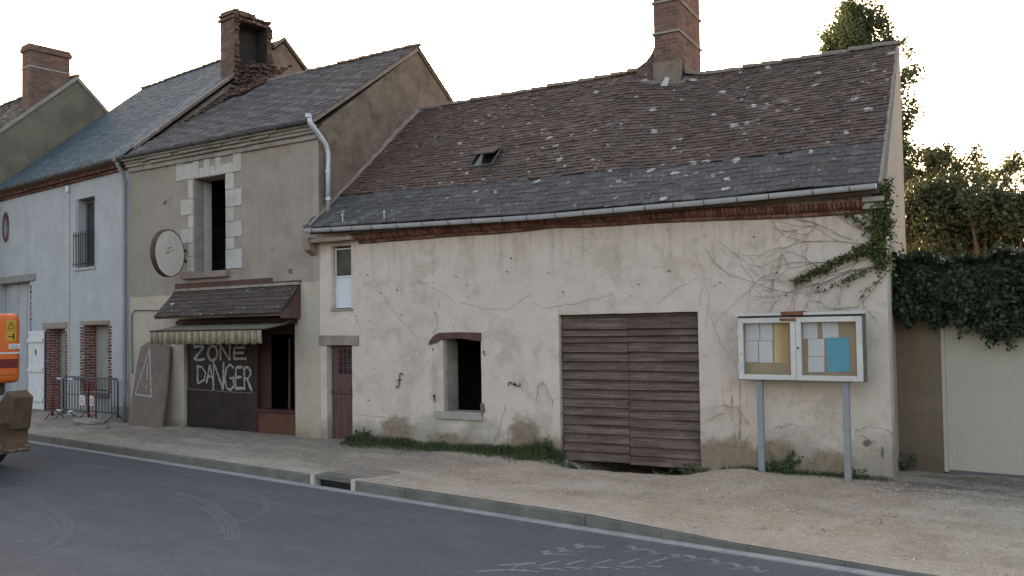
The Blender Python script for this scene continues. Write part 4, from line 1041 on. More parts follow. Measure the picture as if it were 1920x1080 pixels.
mb = MB(); mb.box(2.01, 5.62, -0.16, -0.001, 2.50, 2.66); mb.box(1.98, 5.4, -0.20, -0.161, 2.54, 2.62); mb.build('shop_beam', M['maroon'], shop)
# striped awning: sloping cloth and scalloped valance
mb = MB(); uA, uB = 2.22, 5.68; n = 34; vs = []
for i in range(n + 1):
    u = uA + (uB - uA) * i / n
    for k in range(4):
        t = k / 3; vs.append((u, -0.20 - 0.80 * t, 2.56 - 0.16 * t - 0.02 * math.sin(t * 3.14) + 0.004 * math.sin(u * 9)))
mb.add(vs, [(i * 4 + k, (i + 1) * 4 + k, (i + 1) * 4 + k + 1, i * 4 + k + 1) for i in range(n) for k in range(3)])
aw = mb.build('awning', M['canvas'], shop, smooth=True); m_ = aw.modifiers.new('thick', 'SOLIDIFY'); m_.thickness = 0.006
mb = MB(); n = 150; vs = []
for i in range(n + 1):
    u = uA + (uB - uA) * i / n; w = 0.016 * math.sin(u * 18) + 0.010 * math.sin(u * 41 + 1)
    zz = 2.145 - 0.035 * abs(math.sin(math.pi * (u - uA) / 0.26)); vs += [(u, -1.0, 2.398), (u, -1.0 + w * 0.6, 2.28), (u, -1.0 + w, zz)]
mb.add(vs, [(i * 3 + k, (i + 1) * 3 + k, (i + 1) * 3 + k + 1, i * 3 + k + 1) for i in range(n) for k in range(2)])
va = mb.build('valance', M['stripes'], aw, smooth=True); m_ = va.modifiers.new('thick', 'SOLIDIFY'); m_.thickness = 0.004
mb = MB(); mb.tube([(uA - 0.01, -1.0, 2.405), (uB + 0.01, -1.0, 2.405)], 0.018, 6); mb.tube([(uB - 0.03, -0.99, 2.39), (uB + 0.02, -0.35, 2.50), (uB - 0.1, -0.05, 2.52)], 0.014, 6); mb.tube([(uA + 0.03, -0.99, 2.39), (uA, -0.05, 2.52)], 0.014, 6); mb.build('awning_frame', M['maroon'], aw)
# shop front: boarded half with chalked words, window half
mb = MB(); mb.box(2.03, 4.27, 0.06, 0.09, 0.20, 1.09, 0.3); mb.box(2.03, 4.27, 0.075, 0.10, 1.095, 2.49, 0.6)
bp = mb.build('boarding', M['ply'], shop)
mb = MB(); mb.ribbon([(2.05, 0.056, 1.10), (3.2, 0.056, 1.075), (4.25, 0.056, 1.06)], 0.02, (0, -1, 0), 0.003, 0.4)
mb.ribbon([(2.2, 0.07, 2.3), (2.21, 0.07, 1.15)], 0.006, (0, -1, 0), 0.003, 0.4); mb.build('board_joint', M['crack'], bp)
mb = MB(); mb.box(1.90, 5.6, 0.02, 0.44, 0.05, 0.185, None, 0.006); mb.build('threshold', M['lintel'], shop, bevel=0.01)
mb = MB(); mb.box(4.28, 4.36, 0.04, 0.14, 0.19, 2.49); mb.box(5.44, 5.535, 0.06, 0.14, 0.75, 2.49); mb.box(4.361, 5.535, 0.04, 0.14, 0.66, 0.745)
mb.box(4.361, 5.439, 0.07, 0.11, 2.30, 2.49); mb.box(4.70, 4.735, 0.08, 0.11, 0.751, 2.299); mf = mb.build('shop_window_frame', M['maroon'], shop, bevel=0.004)
mb = MB(); mb.box(5.26, 5.285, 0.09, 0.11, 0.751, 2.2); mb.tube([(5.27, 0.07, 0.76), (5.30, 0.07, 2.1)], 0.010, 5); mb.build('loose_batten', M['soffit'], mf)
mb = MB(); mb.box(4.361, 5.535, 0.06, 0.10, 0.186, 0.655); mb.build('stall_riser', M['redpanel'], shop)
mb = MB(); mb.box(4.37, 4.69, 0.115, 0.13, 0.751, 2.299); mb.build('half_shutter', M['maroon'], mf)
# chalk letters drawn by hand on the boarding
LET = {'Z': [[(0, 1), (0.55, 1.02), (0.9, 0.96), (0.45, 0.5), (0.02, 0.05), (0.5, 0.0), (1, 0.08)]], 'O': [[(0.5, 1), (0.15, 0.8), (0.02, 0.45), (0.2, 0.08), (0.5, 0), (0.85, 0.15), (1, 0.5), (0.85, 0.88), (0.5, 1)]],
       'N': [[(0, 0), (0.03, 1)], [(0.03, 1), (0.9, 0.02)], [(0.9, 0.02), (0.96, 1.02)]], 'E': [[(0.1, 1), (0.05, 0)], [(0.08, 1), (0.9, 1.02)], [(0.08, 0.52), (0.8, 0.56)], [(0.04, 0.02), (1, 0.04)]],
       'D': [[(0.08, 0.0), (0.1, 1)], [(0.0, 1), (0.6, 0.92), (0.98, 0.6), (0.8, 0.2), (0.05, 0)]], 'A': [[(0, 0), (0.45, 1)], [(0.45, 1), (0.95, -0.05)], [(0.18, 0.38), (0.78, 0.38)]],
       'G': [[(0.95, 0.85), (0.6, 1.0), (0.2, 0.85), (0.02, 0.45), (0.2, 0.08), (0.6, 0), (0.95, 0.15), (0.92, 0.48), (0.55, 0.46)]], 'R': [[(0.08, 0), (0.08, 1)], [(0.05, 1), (0.6, 1), (0.92, 0.78), (0.6, 0.52), (0.1, 0.5)], [(0.4, 0.5), (1, -0.05)]]}
mb = MB()
def word(boxes, v):
    for chh, (x0, y0, x1, y1) in boxes:
        ua, za = FC.uz(x0, y1, v); ub, zb = FC.uz(x1, y0, v)
        for s in LET[chh]:
            p = [(ua + (ub - ua) * x, v, za + (zb - za) * y) for x, y in s]; mb.ribbon(p, 0.052, (0, -1, 0), 0.0, 0.45)
word([('Z', (363, 650, 384, 675)), ('O', (389, 648, 408, 676)), ('N', (413, 646, 432, 676)), ('E', (437, 652, 462, 673))], 0.066)
word([('D', (369, 686, 386, 719)), ('A', (387, 684, 401, 719)), ('N', (400, 679, 420, 731)), ('G', (421, 683, 439, 731)), ('E', (441, 689, 456, 729)), ('R', (457, 689, 472, 731))], 0.066)
mb.build('chalk_words', M['chalk'], bp)
# conduit on the left bay
mb = MB(); pl = [(322, 582), (255, 582), (249, 590), (249, 640), (250, 700)]; mb.tube(onwall(pl, -0.03, FC), 0.014, 6); mb.build('conduit', M['dzinc'], shop)

# ================================================================== BLUE-GREY HOUSE
house = thing('terraced_house', FA, 'blue-grey rendered two-storey house with a blue slate roof and white plank shutter', 'house')
hw = (-2.77, -1.74, 4.06, 5.84); hd = (-4.44, -3.37, 0.1, 2.52); hw2 = (-2.30, -1.06, 0.92, 2.59); hg = (-7.9, -5.50, -0.2, 3.86); ov = (-7.32, -6.92, 5.1, 5.9)
mb = MB(); wall(mb, -7.6, -0.02, -0.4, 6.45, 0.0, 0.45, [hw, hd, hw2, (-7.59, -5.50, -0.39, 3.86), ov], 0.3, 0.006, 0.003)
mb.build('wall', M['bluewall'], house)
mb = MB(); mb.prism([(0.451, -0.4), (8.6, -0.4), (8.6, 6.6), (4.46, 10.42), (4.02, 10.05), (3.93, 9.0), (2.98, 8.85), (2.90, 9.05), (0.451, 6.95)], 'x', -0.42, -0.021); mb.prism([(0.02, 6.451), (0.4505, 6.451), (0.4505, 6.94), (0.02, 6.56)], 'x', -0.42, -0.021)
mb.build('party_gable', M['gable'], house)
mb = MB(); mb.prism([(0.451, -0.4), (8.6, -0.4), (8.6, 6.6), (4.46, 10.30), (0.451, 6.85)], 'x', -7.6, -7.25); mb.box(-7.24, -0.43, 8.4, 8.6, -0.4, 6.5); mb.box(-7.24, -0.43, 0.451, 8.39, 3.95, 4.04); mb.box(-7.24, -0.43, 2.5, 2.6, -0.4, 3.94); mb.box(-7.24, -0.43, 2.5, 2.6, 4.05, 6.4); mb.build('inner_walls', M['inner'], house)
HS = roof_surface(lambda u: Vector((u, -0.20, 6.58)), lambda u: Vector((u, 4.46, 10.55)))
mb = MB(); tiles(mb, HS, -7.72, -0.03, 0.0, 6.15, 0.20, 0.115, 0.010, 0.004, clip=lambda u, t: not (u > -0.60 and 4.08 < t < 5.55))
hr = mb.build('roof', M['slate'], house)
mb = MB(); mb.hexa([(-7.65, -0.14, 6.53), (-0.63, -0.14, 6.53), (-0.63, 4.46, 10.46), (-7.65, 4.46, 10.46), (-7.65, -0.16, 6.56), (-0.63, -0.16, 6.56), (-0.63, 4.46, 10.50), (-7.65, 4.46, 10.50)])
mb.hexa([(-0.629, -0.14, 6.53), (-0.02, -0.14, 6.53), (-0.02, 2.85, 9.09), (-0.629, 2.85, 9.09), (-0.629, -0.16, 6.56), (-0.02, -0.16, 6.56), (-0.02, 2.85, 9.13), (-0.629, 2.85, 9.13)])
mb.hexa([(-7.7, 4.461, 10.44), (0.03, 4.461, 10.44), (0.03, 8.9, 6.5), (-7.7, 8.9, 6.5), (-7.7, 4.461, 10.54), (0.03, 4.461, 10.54), (0.03, 8.9, 6.6), (-7.7, 8.9, 6.6)]); mb.build('roof_deck', M['soffit'], hr)
ridge_line(hr, [(-7.7, 4.48, 10.56), (-0.66, 4.48, 10.56)], 0.095, 0.36)
# parapet strip of the gable: mortar capping with stones, seen above the shop's roof
mb = MB(); P0 = (0.0, -0.15, 6.60)
for k in range(34):
    v_ = 0.1 + 4.4 * k / 34; z_ = 6.56 + (v_ + 0.2) * 0.852
    if 2.75 < v_ < 4.1:
        if mb.v: mb.build('front_verge', M['ridge'], hr); mb = MB()
        continue
    dz_ = 0.13 * 0.852; q_ = random.uniform(0.0, 0.015); w_ = 0.05 + random.uniform(-0.01, 0.02); mb.hexa([(-0.10, v_, z_ - 0.04), (w_, v_, z_ - 0.04), (w_, v_ + 0.135, z_ - 0.04 + dz_), (-0.10, v_ + 0.135, z_ - 0.04 + dz_), (-0.10, v_, z_ + 0.05 + q_), (w_, v_, z_ + 0.04 + q_), (w_, v_ + 0.135, z_ + 0.045 + q_ + dz_), (-0.10, v_ + 0.135, z_ + 0.05 + q_ + dz_)])
mb.build('front_verge', M['ridge'], hr); mb = MB()
for k in range(30):
    v_ = 4.5 + 4.2 * k / 30; z_ = 10.56 - (v_ - 4.46) * 0.888
    dz_ = -0.15 * 0.888; mb.hexa([(-0.10, v_, z_ - 0.08), (0.06, v_, z_ - 0.08), (0.06, v_ + 0.15, z_ - 0.08 + dz_), (-0.10, v_ + 0.15, z_ - 0.08 + dz_), (-0.10, v_, z_ + 0.02), (0.06, v_, z_ + 0.02), (0.06, v_ + 0.15, z_ + 0.02 + dz_), (-0.10, v_ + 0.15, z_ + 0.02 + dz_)])
mb.build('back_verge', M['ridge'], hr)
mb = MB(); mb.tube([(0.05, 1.0, 7.35), (0.06, 2.5, 8.62)], 0.045, 5); mb.box(-0.019, 0.02, 1.9, 2.25, 8.0, 8.22, None, 0.03); mb.each('exposed_beam', M['gable_far'], house)
gutter(house, -7.65, 0.0, -0.27, 6.53, 0.055, M['dzinc'], 0.6)
mb = MB(); u = -7.6
while u < -0.05:
    mb.box(u, u + 0.052, -0.13 + random.uniform(-0.006, 0.004), -0.001, 6.355, 6.465, None, 0.003); u += 0.0625
u = -7.6
while u < -0.25:
    mb.box(u, u + 0.213, -0.07, -0.001, 6.29, 6.345, None, 0.003); u += 0.222
mb.build('brick_cornice', M['brick'], house, bevel=0.004)
mb = MB(); mb.box(-7.6, -0.03, -0.20, -0.001, 6.47, 6.50); mb.build('soffit', M['lintel'], house)
# upper window with railing
mb = MB(); mb.box(-2.76, -2.70, 0.02, 0.44, 4.07, 5.83); mb.build('window_reveal', M['bluewall'], house)
mb = MB()
for a_, b_, c_, d_ in ((-2.69, -2.62, 4.08, 5.82), (-1.82, -1.75, 4.08, 5.82), (-2.619, -1.821, 4.08, 4.15), (-2.619, -1.821, 5.75, 5.82), (-2.25, -2.19, 4.151, 5.749)): mb.box(a_, b_, 0.22, 0.28, c_, d_)
wf = mb.build('window_frame', M['greyframe'], house)
mb = MB(); mb.box(-2.619, -2.251, 0.245, 0.255, 4.151, 5.749); mb.box(-2.189, -1.821, 0.245, 0.255, 4.151, 5.749); mb.build('pane', M['darkglass'], wf)
mb = MB()
for zz in (4.16, 4.90): mb.tube([(-2.79, -0.06, zz), (-1.72, -0.06, zz)], 0.012, 5)
for k in range(9):
    x = -2.76 + k * 0.126; mb.tube([(x, -0.06, 4.10), (x, -0.06, 4.99)], 0.010, 5)
for x in (-2.77, -1.74): mb.tube([(x, 0.05, 4.90), (x, -0.06, 4.90)], 0.010, 5)
mb.build('railing', M['black'], house)
mb = MB(); mb.box(-2.82, -1.69, -0.04, 0.2, 4.0, 4.06); mb.build('window_sill', M['bluewall'], house, bevel=0.008)
# oval brick window
mb = MB(); cu, cz = -7.12, 5.5
vs = []; n = 32
for k in range(n):
    a_ = 2 * math.pi * k / n; vs += [(cu + 0.16 * math.cos(a_), 0.0, cz + 0.36 * math.sin(a_)), (cu + 0.5 * math.cos(a_), 0.0, cz + 0.7 * math.sin(a_))]
ring = [(cu + (0.205 if k % 2 else 0.205) * math.cos(2 * math.pi * k / n), cz + 0.405 * math.sin(2 * math.pi * k / n)) for k in range(n)]
box_ = [(-7.33, 5.09), (-6.91, 5.09), (-6.91, 5.91), (-7.33, 5.91)]
# infill between the oval and its square opening
q = []
for k in range(n):
    a_ = 2 * math.pi * k / n; c_, s_ = math.cos(a_), math.sin(a_); m_ = 1 / max(abs(c_) / 0.205, abs(s_) / 0.405); q.append((cu + c_ * min(m_, 9), cz + s_ * min(m_, 9)))
vs = [(x, -0.003, z_) for x, z_ in q] + [(cu + 0.13 * math.cos(2 * math.pi * k / n), -0.003, cz + 0.33 * math.sin(2 * math.pi * k / n)) for k in range(n)] + [(cu + 0.13 * math.cos(2 * math.pi * k / n), 0.15, cz + 0.33 * math.sin(2 * math.pi * k / n)) for k in range(n)]
mb.add(vs, [(k, (k + 1) % n, n + (k + 1) % n, n + k) for k in range(n)] + [(n + k, n + (k + 1) % n, 2 * n + (k + 1) % n, 2 * n + k) for k in range(n)]); ow = mb.build('oval_window', M['bluewall'], house)
mb = MB(); N = 34
for k in range(N):
    a0_ = 2 * math.pi * (k + 0.08) / N; a1_ = 2 * math.pi * (k + 0.86) / N; r1 = 1.0 if k % 2 else 0.86
    def E(a_, s): return (cu + (0.13 + 0.12 * s) * math.cos(a_), cz + (0.33 + 0.12 * s) * math.sin(a_))
    p = [E(a0_, 0), E(a1_, 0), E(a1_, r1), E(a0_, r1)]; mb.prism(p[::-1], 'y', -0.012, 0.10)
mb.build('brick_rim', M['brick'], ow)
mb = MB(); mb.add([(cu + 0.14 * math.cos(2 * math.pi * k / n), 0.12, cz + 0.34 * math.sin(2 * math.pi * k / n)) for k in range(n)], [tuple(range(n))]); mb.build('pane', M['redpanel'], ow)
# ground floor: doorway and window with brick jambs
mb2 = MB(); z = 0.3; k = 0
while z < 2.5:                            # reveal bricks facing along the street
    pass
    z += 0.075; k += 1
bj = MB(); bricks_jamb(bj, -3.37, -3.25, 0.3, 2.50, 0.0, 0.025, 1, 0.006); bricks_jamb(bj, -2.50, -2.30, 0.92, 2.58, 0.0, 0.03, -1, 0.006); bricks_jamb(bj, -1.06, -0.90, 0.92, 2.58, 0.0, 0.03, 1, 0.006); bricks_jamb(bj, -4.52, -4.44, 0.3, 2.50, 0.0, 0.02, -1, 0.006)
bricks_jamb(bj, -5.49, -5.42, 0.3, 3.80, 0.0, 0.03, 1, 0.004)
bj.build('brick_jambs', M['brick'], house); mb2 = MB(); mb2.box(-4.4395, -4.425, -0.004, 0.44, 0.2, 2.52); mb2.box(-2.2995, -2.285, -0.004, 0.44, 0.921, 2.59); mb2.each('brick_reveal', M['jambwork'], house)
mb = MB(); mb.box(-4.45, -3.36, 0.36, 0.40, 0.1, 2.52); mb.build('door', M['reveal'], house)
mb = MB(); mb.box(-2.29, -1.07, 0.30, 0.34, 0.95, 2.58); mb.build('boarded_window', M['reveal'], house)
mb = MB(); mb.box(-2.36, -0.98, -0.04, 0.2, 0.80, 0.915, None, 0.004); mb.build('window_sill', M['dzinc'], house, bevel=0.008)
mb = MB(); mb.box(-4.62, -3.20, -0.035, 0.3, 2.525, 2.68, None, 0.012); mb.box(-2.45, -0.98, -0.03, 0.3, 2.595, 2.70, None, 0.012); mb.each('lintel', M['lintel'], house, bevel=0.01)
mb = MB(); mb.box(-7.6, -5.15, -0.05, 0.3, 3.865, 4.06, None, 0.008); mb.build('garage_lintel', M['concrete'], house, bevel=0.01)
mb = MB(); mb.box(-7.55, -5.52, 0.2, 0.25, 0.1, 3.85)
for k in range(4): mb.box(-7.4 + k * 0.6, -7.35 + k * 0.6, 0.18, 0.199, 0.1, 3.84)
mb.build('garage_door', M['bluewall'], house)
sh = MB()
for k in range(4): sh.box(-5.40 + k * 0.235, -5.40 + k * 0.235 + 0.232, -0.075, -0.05, 0.36, 2.48, None, 0.002)
shu = sh.build('plank_shutter', M['white'], house, bevel=0.004)
mb = MB()
for zz in (0.62, 1.42, 2.22): mb.box(-5.39, -4.47, -0.12, -0.0755, zz - 0.05, zz + 0.05)
for za_, zb_2 in ((2.17, 1.47), (1.37, 0.67)): mb.hexa([(-5.36, -0.0985, za_ - 0.10), (-4.58, -0.0985, zb_2), (-4.58, -0.0757, zb_2), (-5.36, -0.0757, za_ - 0.10), (-5.36, -0.0985, za_), (-4.50, -0.0985, zb_2), (-4.50, -0.0757, zb_2), (-5.36, -0.0757, za_)])
mb.build('shutter_braces', M['white'], shu)
mb = MB(); mb.box(-4.98, -4.90, -0.085, -0.0755, 1.78, 1.98); mb.build('shutter_latch', M['dzinc'], shu)
mb = MB(); mb.tube([(-3.13, -0.03, 6.25), (-3.12, -0.03, 2.9), (-3.12, -0.03, 0.4)], 0.014, 6); mb.box(-3.20, -3.06, -0.07, 0.0, 6.08, 6.24); mb.build('conduit', M['zinc'], house)
mb = MB(); mb.box(-4.4, -3.4, -0.3, 0.3, 0.0, 0.33); mb.build('door_step', M['concrete'], house, bevel=0.01)
mb = MB(); mb.box(-0.9, -0.03, -0.02, -0.001, 0.1, 0.62, None, 0.005); mb.build('plinth', M['concrete'], house)

# ruined chimney on the party wall: three standing sides round an open sooty flue, rubble at its foot
rc = MB(); e0, e1, f0, f1, zb0, zt0 = -0.62, 0.02, 2.86, 4.05, 8.3, 10.85
brk_chim = house
mb = MB(); mb.box(e0, e1, f0, f0 + 0.14, 7.6, zt0, 0.5); mb.box(e0, e0 + 0.13, f0 + 0.141, f1 - 0.141, 8.0, zt0, 0.5); mb.box(e0, e1 + 0.0, f1 - 0.14, f1, 8.0, zt0 - 0.16, 0.5); cst = tag(mb.build('ruined_chimney', M['oldbrick'], brk_chim), 'ruined chimney stack split open to its sooty flue')
mb = MB()
for zc in (zt0 - 0.14, zt0 - 0.02, zt0 + 0.05):
    g = 0.05 if zc < zt0 + 0.03 else 0.0
    mb.box(e0 - g, e1 + 0.03, f0 - g, f0 + 0.15, zc, zc + 0.065, None, 0.01); mb.box(e0 - g, e0 + 0.14, f0 + 0.151, f1 + g, zc, zc + 0.065, None, 0.01)
    v_ = f0 + 0.16
    while v_ < f1 - 0.02: 
        if zc < zt0 + 0.03 or v_ < f0 + 0.6: mb.box(e1 - 0.16 + random.uniform(-0.03, 0.02), e1 + random.uniform(-0.01, 0.05), v_, v_ + 0.12, zc + random.uniform(-0.02, 0.01), zc + 0.06, None, 0.012)
        v_ += 0.13
mb.box(e0 + 0.02, e1 - 0.10, f0 + 0.16, f1 - 0.12, zt0 - 0.10, zt0 + 0.04); mb.build('chimney_cap', M['oldbrick'], cst)
mb = MB(); mb.box(e0 + 0.131, e0 + 0.14, f0 + 0.142, f1 - 0.142, 8.0, zt0 - 0.15); mb.box(e0 + 0.142, e1 - 0.06, f0 + 0.1405, f0 + 0.15, 8.0, zt0 - 0.15); mb.box(e0 + 0.142, e1 - 0.02, f1 - 0.155, f1 - 0.1405, 8.0, zt0 - 0.15)
mb.box(e0 + 0.141, e1 - 0.05, f0 + 0.151, f1 - 0.156, zt0 - 0.16, zt0 - 0.11); mb.box(e0 + 0.142, e1 - 0.08, f0 + 0.151, f1 - 0.156, 8.5, 8.75); mb.build('flue', M['soot'], cst)
mb = MB()                                # ragged brick ends along the torn edges
z = 8.1
while z < zt0 - 0.15:
    for vv_, s_ in ((f0, 0.13), (f1 - 0.13, 0.13)):
        mb.box(e1 - 0.05, e1 + random.uniform(-0.02, 0.07), vv_ + random.uniform(-0.01, 0.01), vv_ + s_ + random.uniform(-0.03, 0.05), z, z + 0.062, None, 0.006)
    z += 0.072
mb.build('torn_edge', M['rubble'], cst)
mb = MB()
for k in range(420):                      # heap of fallen bricks in the valley
    v_ = random.triangular(1.2, 4.1, 3.2); u = random.uniform(0.02, 0.95) * (1 if v_ > 2.5 else 0.35); base = 6.58 + (v_ + 0.2) * 0.692 + 0.02
    h = max(0.0, 0.75 * math.exp(-((v_ - 3.35) / 0.55) ** 2) * (1 - u / 0.8)); p = Vector((u, v_, base + random.random() * h - 0.02))
    s = random.uniform(0.6, 1.1); R_ = Matrix.Rotation(random.uniform(0, 6), 3, 'Z') @ Matrix.Rotation(random.uniform(-0.7, 0.7), 3, 'X')
    c = [p + R_ @ Vector((x * 0.075 * s, y * 0.045 * s, zz * 0.025 * s)) for x, y, zz in ((-1, -1, -1), (1, -1, -1), (1, 1, -1), (-1, 1, -1), (-1, -1, 1), (1, -1, 1), (1, 1, 1), (-1, 1, 1))]; mb.hexa(c)
mb.build('fallen_bricks', M['rubble'], brk_chim)

# downpipes
mb = MB(); mb.tube([(-0.10, -0.27, 6.47), (-0.10, -0.24, 6.36), (-0.10, -0.10, 6.15), (-0.10, -0.08, 5.9), (-0.10, -0.08, 1.3), (-0.08, -0.10, 0.9), (-0.08, -0.10, 0.28)], 0.047, 10); dp = mb.build('downpipe', M['pipe'], house, smooth=True)
mb = MB()
for zz in (5.95, 4.4, 2.4, 1.2): mb.tube([(-0.10, -0.08, zz - 0.03), (-0.10, -0.08, zz + 0.03)], 0.056, 10)
mb.each('collar', M['pipe'], dp)
mb = MB(); mb.box(-0.17, -0.03, -0.34, -0.20, 6.44, 6.56); mb.build('hopper', M['dzinc'], dp, bevel=0.01)
mb = MB(); mb.tube([(6.29, -0.30, 6.60), (6.30, -0.27, 6.46), (6.34, -0.10, 6.28), (6.36, 0.10, 6.08), (6.36, 0.16, 5.9), (6.34, 0.17, 5.6), (6.33, 0.17, 4.68)], 0.050, 10); dp = mb.build('downpipe', M['zinc'], shop, smooth=True)
mb = MB()
for zz in (5.55, 5.0): mb.tube([(6.335, 0.17, zz - 0.025), (6.335, 0.17, zz + 0.025)], 0.060, 10)
mb.tube([(6.29, -0.31, 6.56), (6.29, -0.30, 6.63)], 0.062, 10); mb.each('collar', M['zinc'], dp)

# ================================================================== FAR HOUSE ON THE LEFT
far = thing('far_house', FA, 'taller old house beyond the slate roof, grey gable and mossy tiles', 'house')
gx = -7.95
mb = MB(); mb.prism([(-1.3, -0.4), (6.3, -0.4), (6.3, 6.8), (2.4, 10.50), (-1.3, 7.1)], 'x', gx - 0.35, gx); mb.box(gx - 9, gx - 0.351, -1.3, -0.9, -0.4, 6.95); mb.box(gx - 9, gx - 0.351, 6.0, 6.3, -0.4, 6.6)
mb.build('wall', M['gable_far'], far)
DS = roof_surface(lambda u: Vector((u, -1.5, 7.0)), lambda u: Vector((u, 2.4, 10.6)))
mb = MB(); tiles(mb, DS, gx - 9, gx + 0.02, 0.0, 5.3, 0.19, 0.12, 0.016, 0.008); fr = mb.build('roof', M['farroof'], far)
mb = MB(); mb.hexa([(gx - 9, 2.401, 10.5), (gx, 2.401, 10.5), (gx, 6.6, 6.6), (gx - 9, 6.6, 6.6), (gx - 9, 2.401, 10.58), (gx + 0.05, 2.401, 10.58), (gx + 0.05, 6.6, 6.68), (gx - 9, 6.6, 6.68)]); mb.build('roof_deck', M['farroof'], fr)
ridge_line(fr, [(gx - 9, 2.42, 10.62), (gx, 2.42, 10.62)], 0.10, 0.38)
mb = MB()
for (va, za, vb, zb_3) in ((-1.4, 7.1, 2.4, 10.6), (2.4, 10.6, 6.5, 6.75)): mb.hexa([(gx + 0.001, va, za - 0.14), (gx + 0.05, va, za - 0.14), (gx + 0.05, vb, zb_3 - 0.14), (gx + 0.001, vb, zb_3 - 0.14), (gx + 0.001, va, za), (gx + 0.05, va, za), (gx + 0.05, vb, zb_3), (gx + 0.001, vb, zb_3)])
mb.build('verge', M['cornice'], fr)
mb = MB(); mb.box(gx - 0.56, gx - 0.02, 0.98, 2.20, 8.6, 11.10); fc = mb.build('chimney', M['brickwork'], far)
mb = MB(); mb.box(gx - 0.61, gx + 0.03, 0.93, 2.26, 11.101, 11.23); mb.box(gx - 0.58, gx + 0.0, 0.95, 2.23, 11.231, 11.32); mb.build('chimney_cap', M['brickwork'], fc, bevel=0.02)
mb = MB(); mb.box(gx - 0.575, gx - 0.005, 0.965, 2.215, 10.60, 10.63); mb.build('stone_band', M['stone'], fc)

# ================================================================== ROUND SIGN
rs = thing('round_sign', FC, 'round blank shop sign with a rusty rim projecting beside the upper window', 'sign', at=(2.27, -0.60, 4.10))
rs.rotation_euler = (0, 0, -FC.a + rad(108))
def disc(r, y0, y1, name, mat, parent, n=48, inner=0.0):
    mb = MB(); P = lambda rr, y: [(rr * math.cos(2 * math.pi * k / n), y, rr * math.sin(2 * math.pi * k / n)) for k in range(n)]
    if inner:
        vs = P(r, y0) + P(r, y1) + P(inner, y1) + P(inner, y0)
        fs = [(a * n + k, a * n + (k + 1) % n, ((a + 1) % 4) * n + (k + 1) % n, ((a + 1) % 4) * n + k) for a in range(4) for k in range(n)]
    else:
        vs = P(r, y0) + P(r, y1); fs = [tuple(range(n)), tuple(range(2 * n - 1, n - 1, -1))] + [(k, k + n, (k + 1) % n + n, (k + 1) % n) for k in range(n)]
    mb.add(vs, fs); return mb.build(name, mat, parent)
disc(0.50, -0.05, 0.05, 'sign_face', M['signface'], rs)
disc(0.52, -0.058, 0.058, 'rim', M['rustrim'], rs, inner=0.501)
mb = MB()
for pl in [[(-0.14, -0.053, 0.02), (-0.02, -0.053, 0.12), (0.08, -0.053, 0.13)], [(-0.16, -0.053, -0.03), (-0.02, -0.053, 0.04), (0.14, -0.053, 0.08)], [(-0.1, -0.053, -0.02), (0.0, -0.053, 0.02)]]: mb.ribbon(pl, 0.018, (0, -1, 0), 0.0, 0.5)
mb.build('scuff', M['lintel'], rs)
mb = MB(); mb.tube([(0.50, 0.0, 0.11), (0.66, 0.0, 0.11)], 0.03, 6); mb.tube([(0.50, 0.0, -0.13), (0.66, 0.0, -0.13)], 0.03, 6); mb.each('bracket', M['iron'], rs)

# ================================================================== LEANING SHEET with a chalked warning triangle
ls = thing('leaning_board', FC, 'brown board with rounded corner and chalked warning triangle leaning on the shop', 'board')
def lean(u, h): return (u, -0.42 + 0.36 * h / 2.0, 0.20 + h)
def leanpx(x, y):
    v = -0.25
    for _ in range(6): u, z = FC.uz(x, y, v); v = lean(u, z - 0.20)[1]
    return (u, z - 0.20)
prof = [leanpx(x, y) for x, y in [(240, 797), (300, 806), (310, 735), (317, 650), (306, 645), (278, 641), (264, 650), (257, 680), (250, 730)]]
mb = MB(); n = len(prof)
vs = [lean(u, h) for u, h in prof] + [(lean(u, h)[0] + 0.03, lean(u, h)[1] + 0.035, lean(u, h)[2]) for u, h in prof]
mb.add(vs, [tuple(range(n)), tuple(range(2 * n - 1, n - 1, -1))] + [(k, k + n, (k + 1) % n + n, (k + 1) % n) for k in range(n)]); sb = mb.build('sheet', M['sheet'], ls)
mb = MB(); nl = (0, -1, 0.2)
def L_(pts): return [Vector(lean(u, h)) + Vector((0, -0.008, 0.002)) for u, h in pts]
for pl in [[leanpx(*p) for p in ((254, 739), (281, 654), (284, 744), (254, 739))], [leanpx(*p) for p in ((277, 682), (276, 712))], [leanpx(*p) for p in ((275, 722), (275, 728))]]: mb.ribbon(L_(pl), 0.035, nl, 0.0, 0.35)
mb.build('chalk_triangle', M['chalk'], sb)
mb = MB()
for (u, h) in [leanpx(*p) for p in ((262, 683), (298, 692), (291, 715), (247, 770), (304, 678))]:
    p = Vector(lean(u, h)); mb.box(p.x - 0.02, p.x + 0.02, p.y - 0.006, p.y + 0.006, p.z - 0.02, p.z + 0.02, None, 0.004)
mb.each('screw_hole', M['crack'], sb)

# ================================================================== NOTICE BOARD
pL = FB.w(8.66, -0.22); pR = FB.w(9.86, -0.34)
FN = Frame(pL.x, pL.y, 36.0)
nb = thing('notice_board', FN, 'white-framed glazed village notice board on two metal posts in front of the barn', 'notice board')
V0 = 0.0
x0, z0 = FN.uz(1385, 714, -0.12); x1, z1 = FN.uz(1618, 580, -0.12); xm, _ = FN.uz(1493, 650, -0.12); zt1 = 2.47; zb1 = FN.uz(1388, 712, -0.12)[1]
mb = MB(); mb.box(x0, x1, -0.02, 0.02, zb1, zt1); mb.box(x0, x0 + 0.02, -0.10, -0.021, zb1, zt1); mb.box(x1 - 0.02, x1, -0.10, -0.021, zb1, zt1); mb.box(x0 + 0.021, x1 - 0.021, -0.10, -0.021, zb1, zb1 + 0.02); mb.box(x0 + 0.021, x1 - 0.021, -0.10, -0.021, zt1 - 0.02, zt1)
cab = mb.build('cabinet', M['greyframe'], nb)
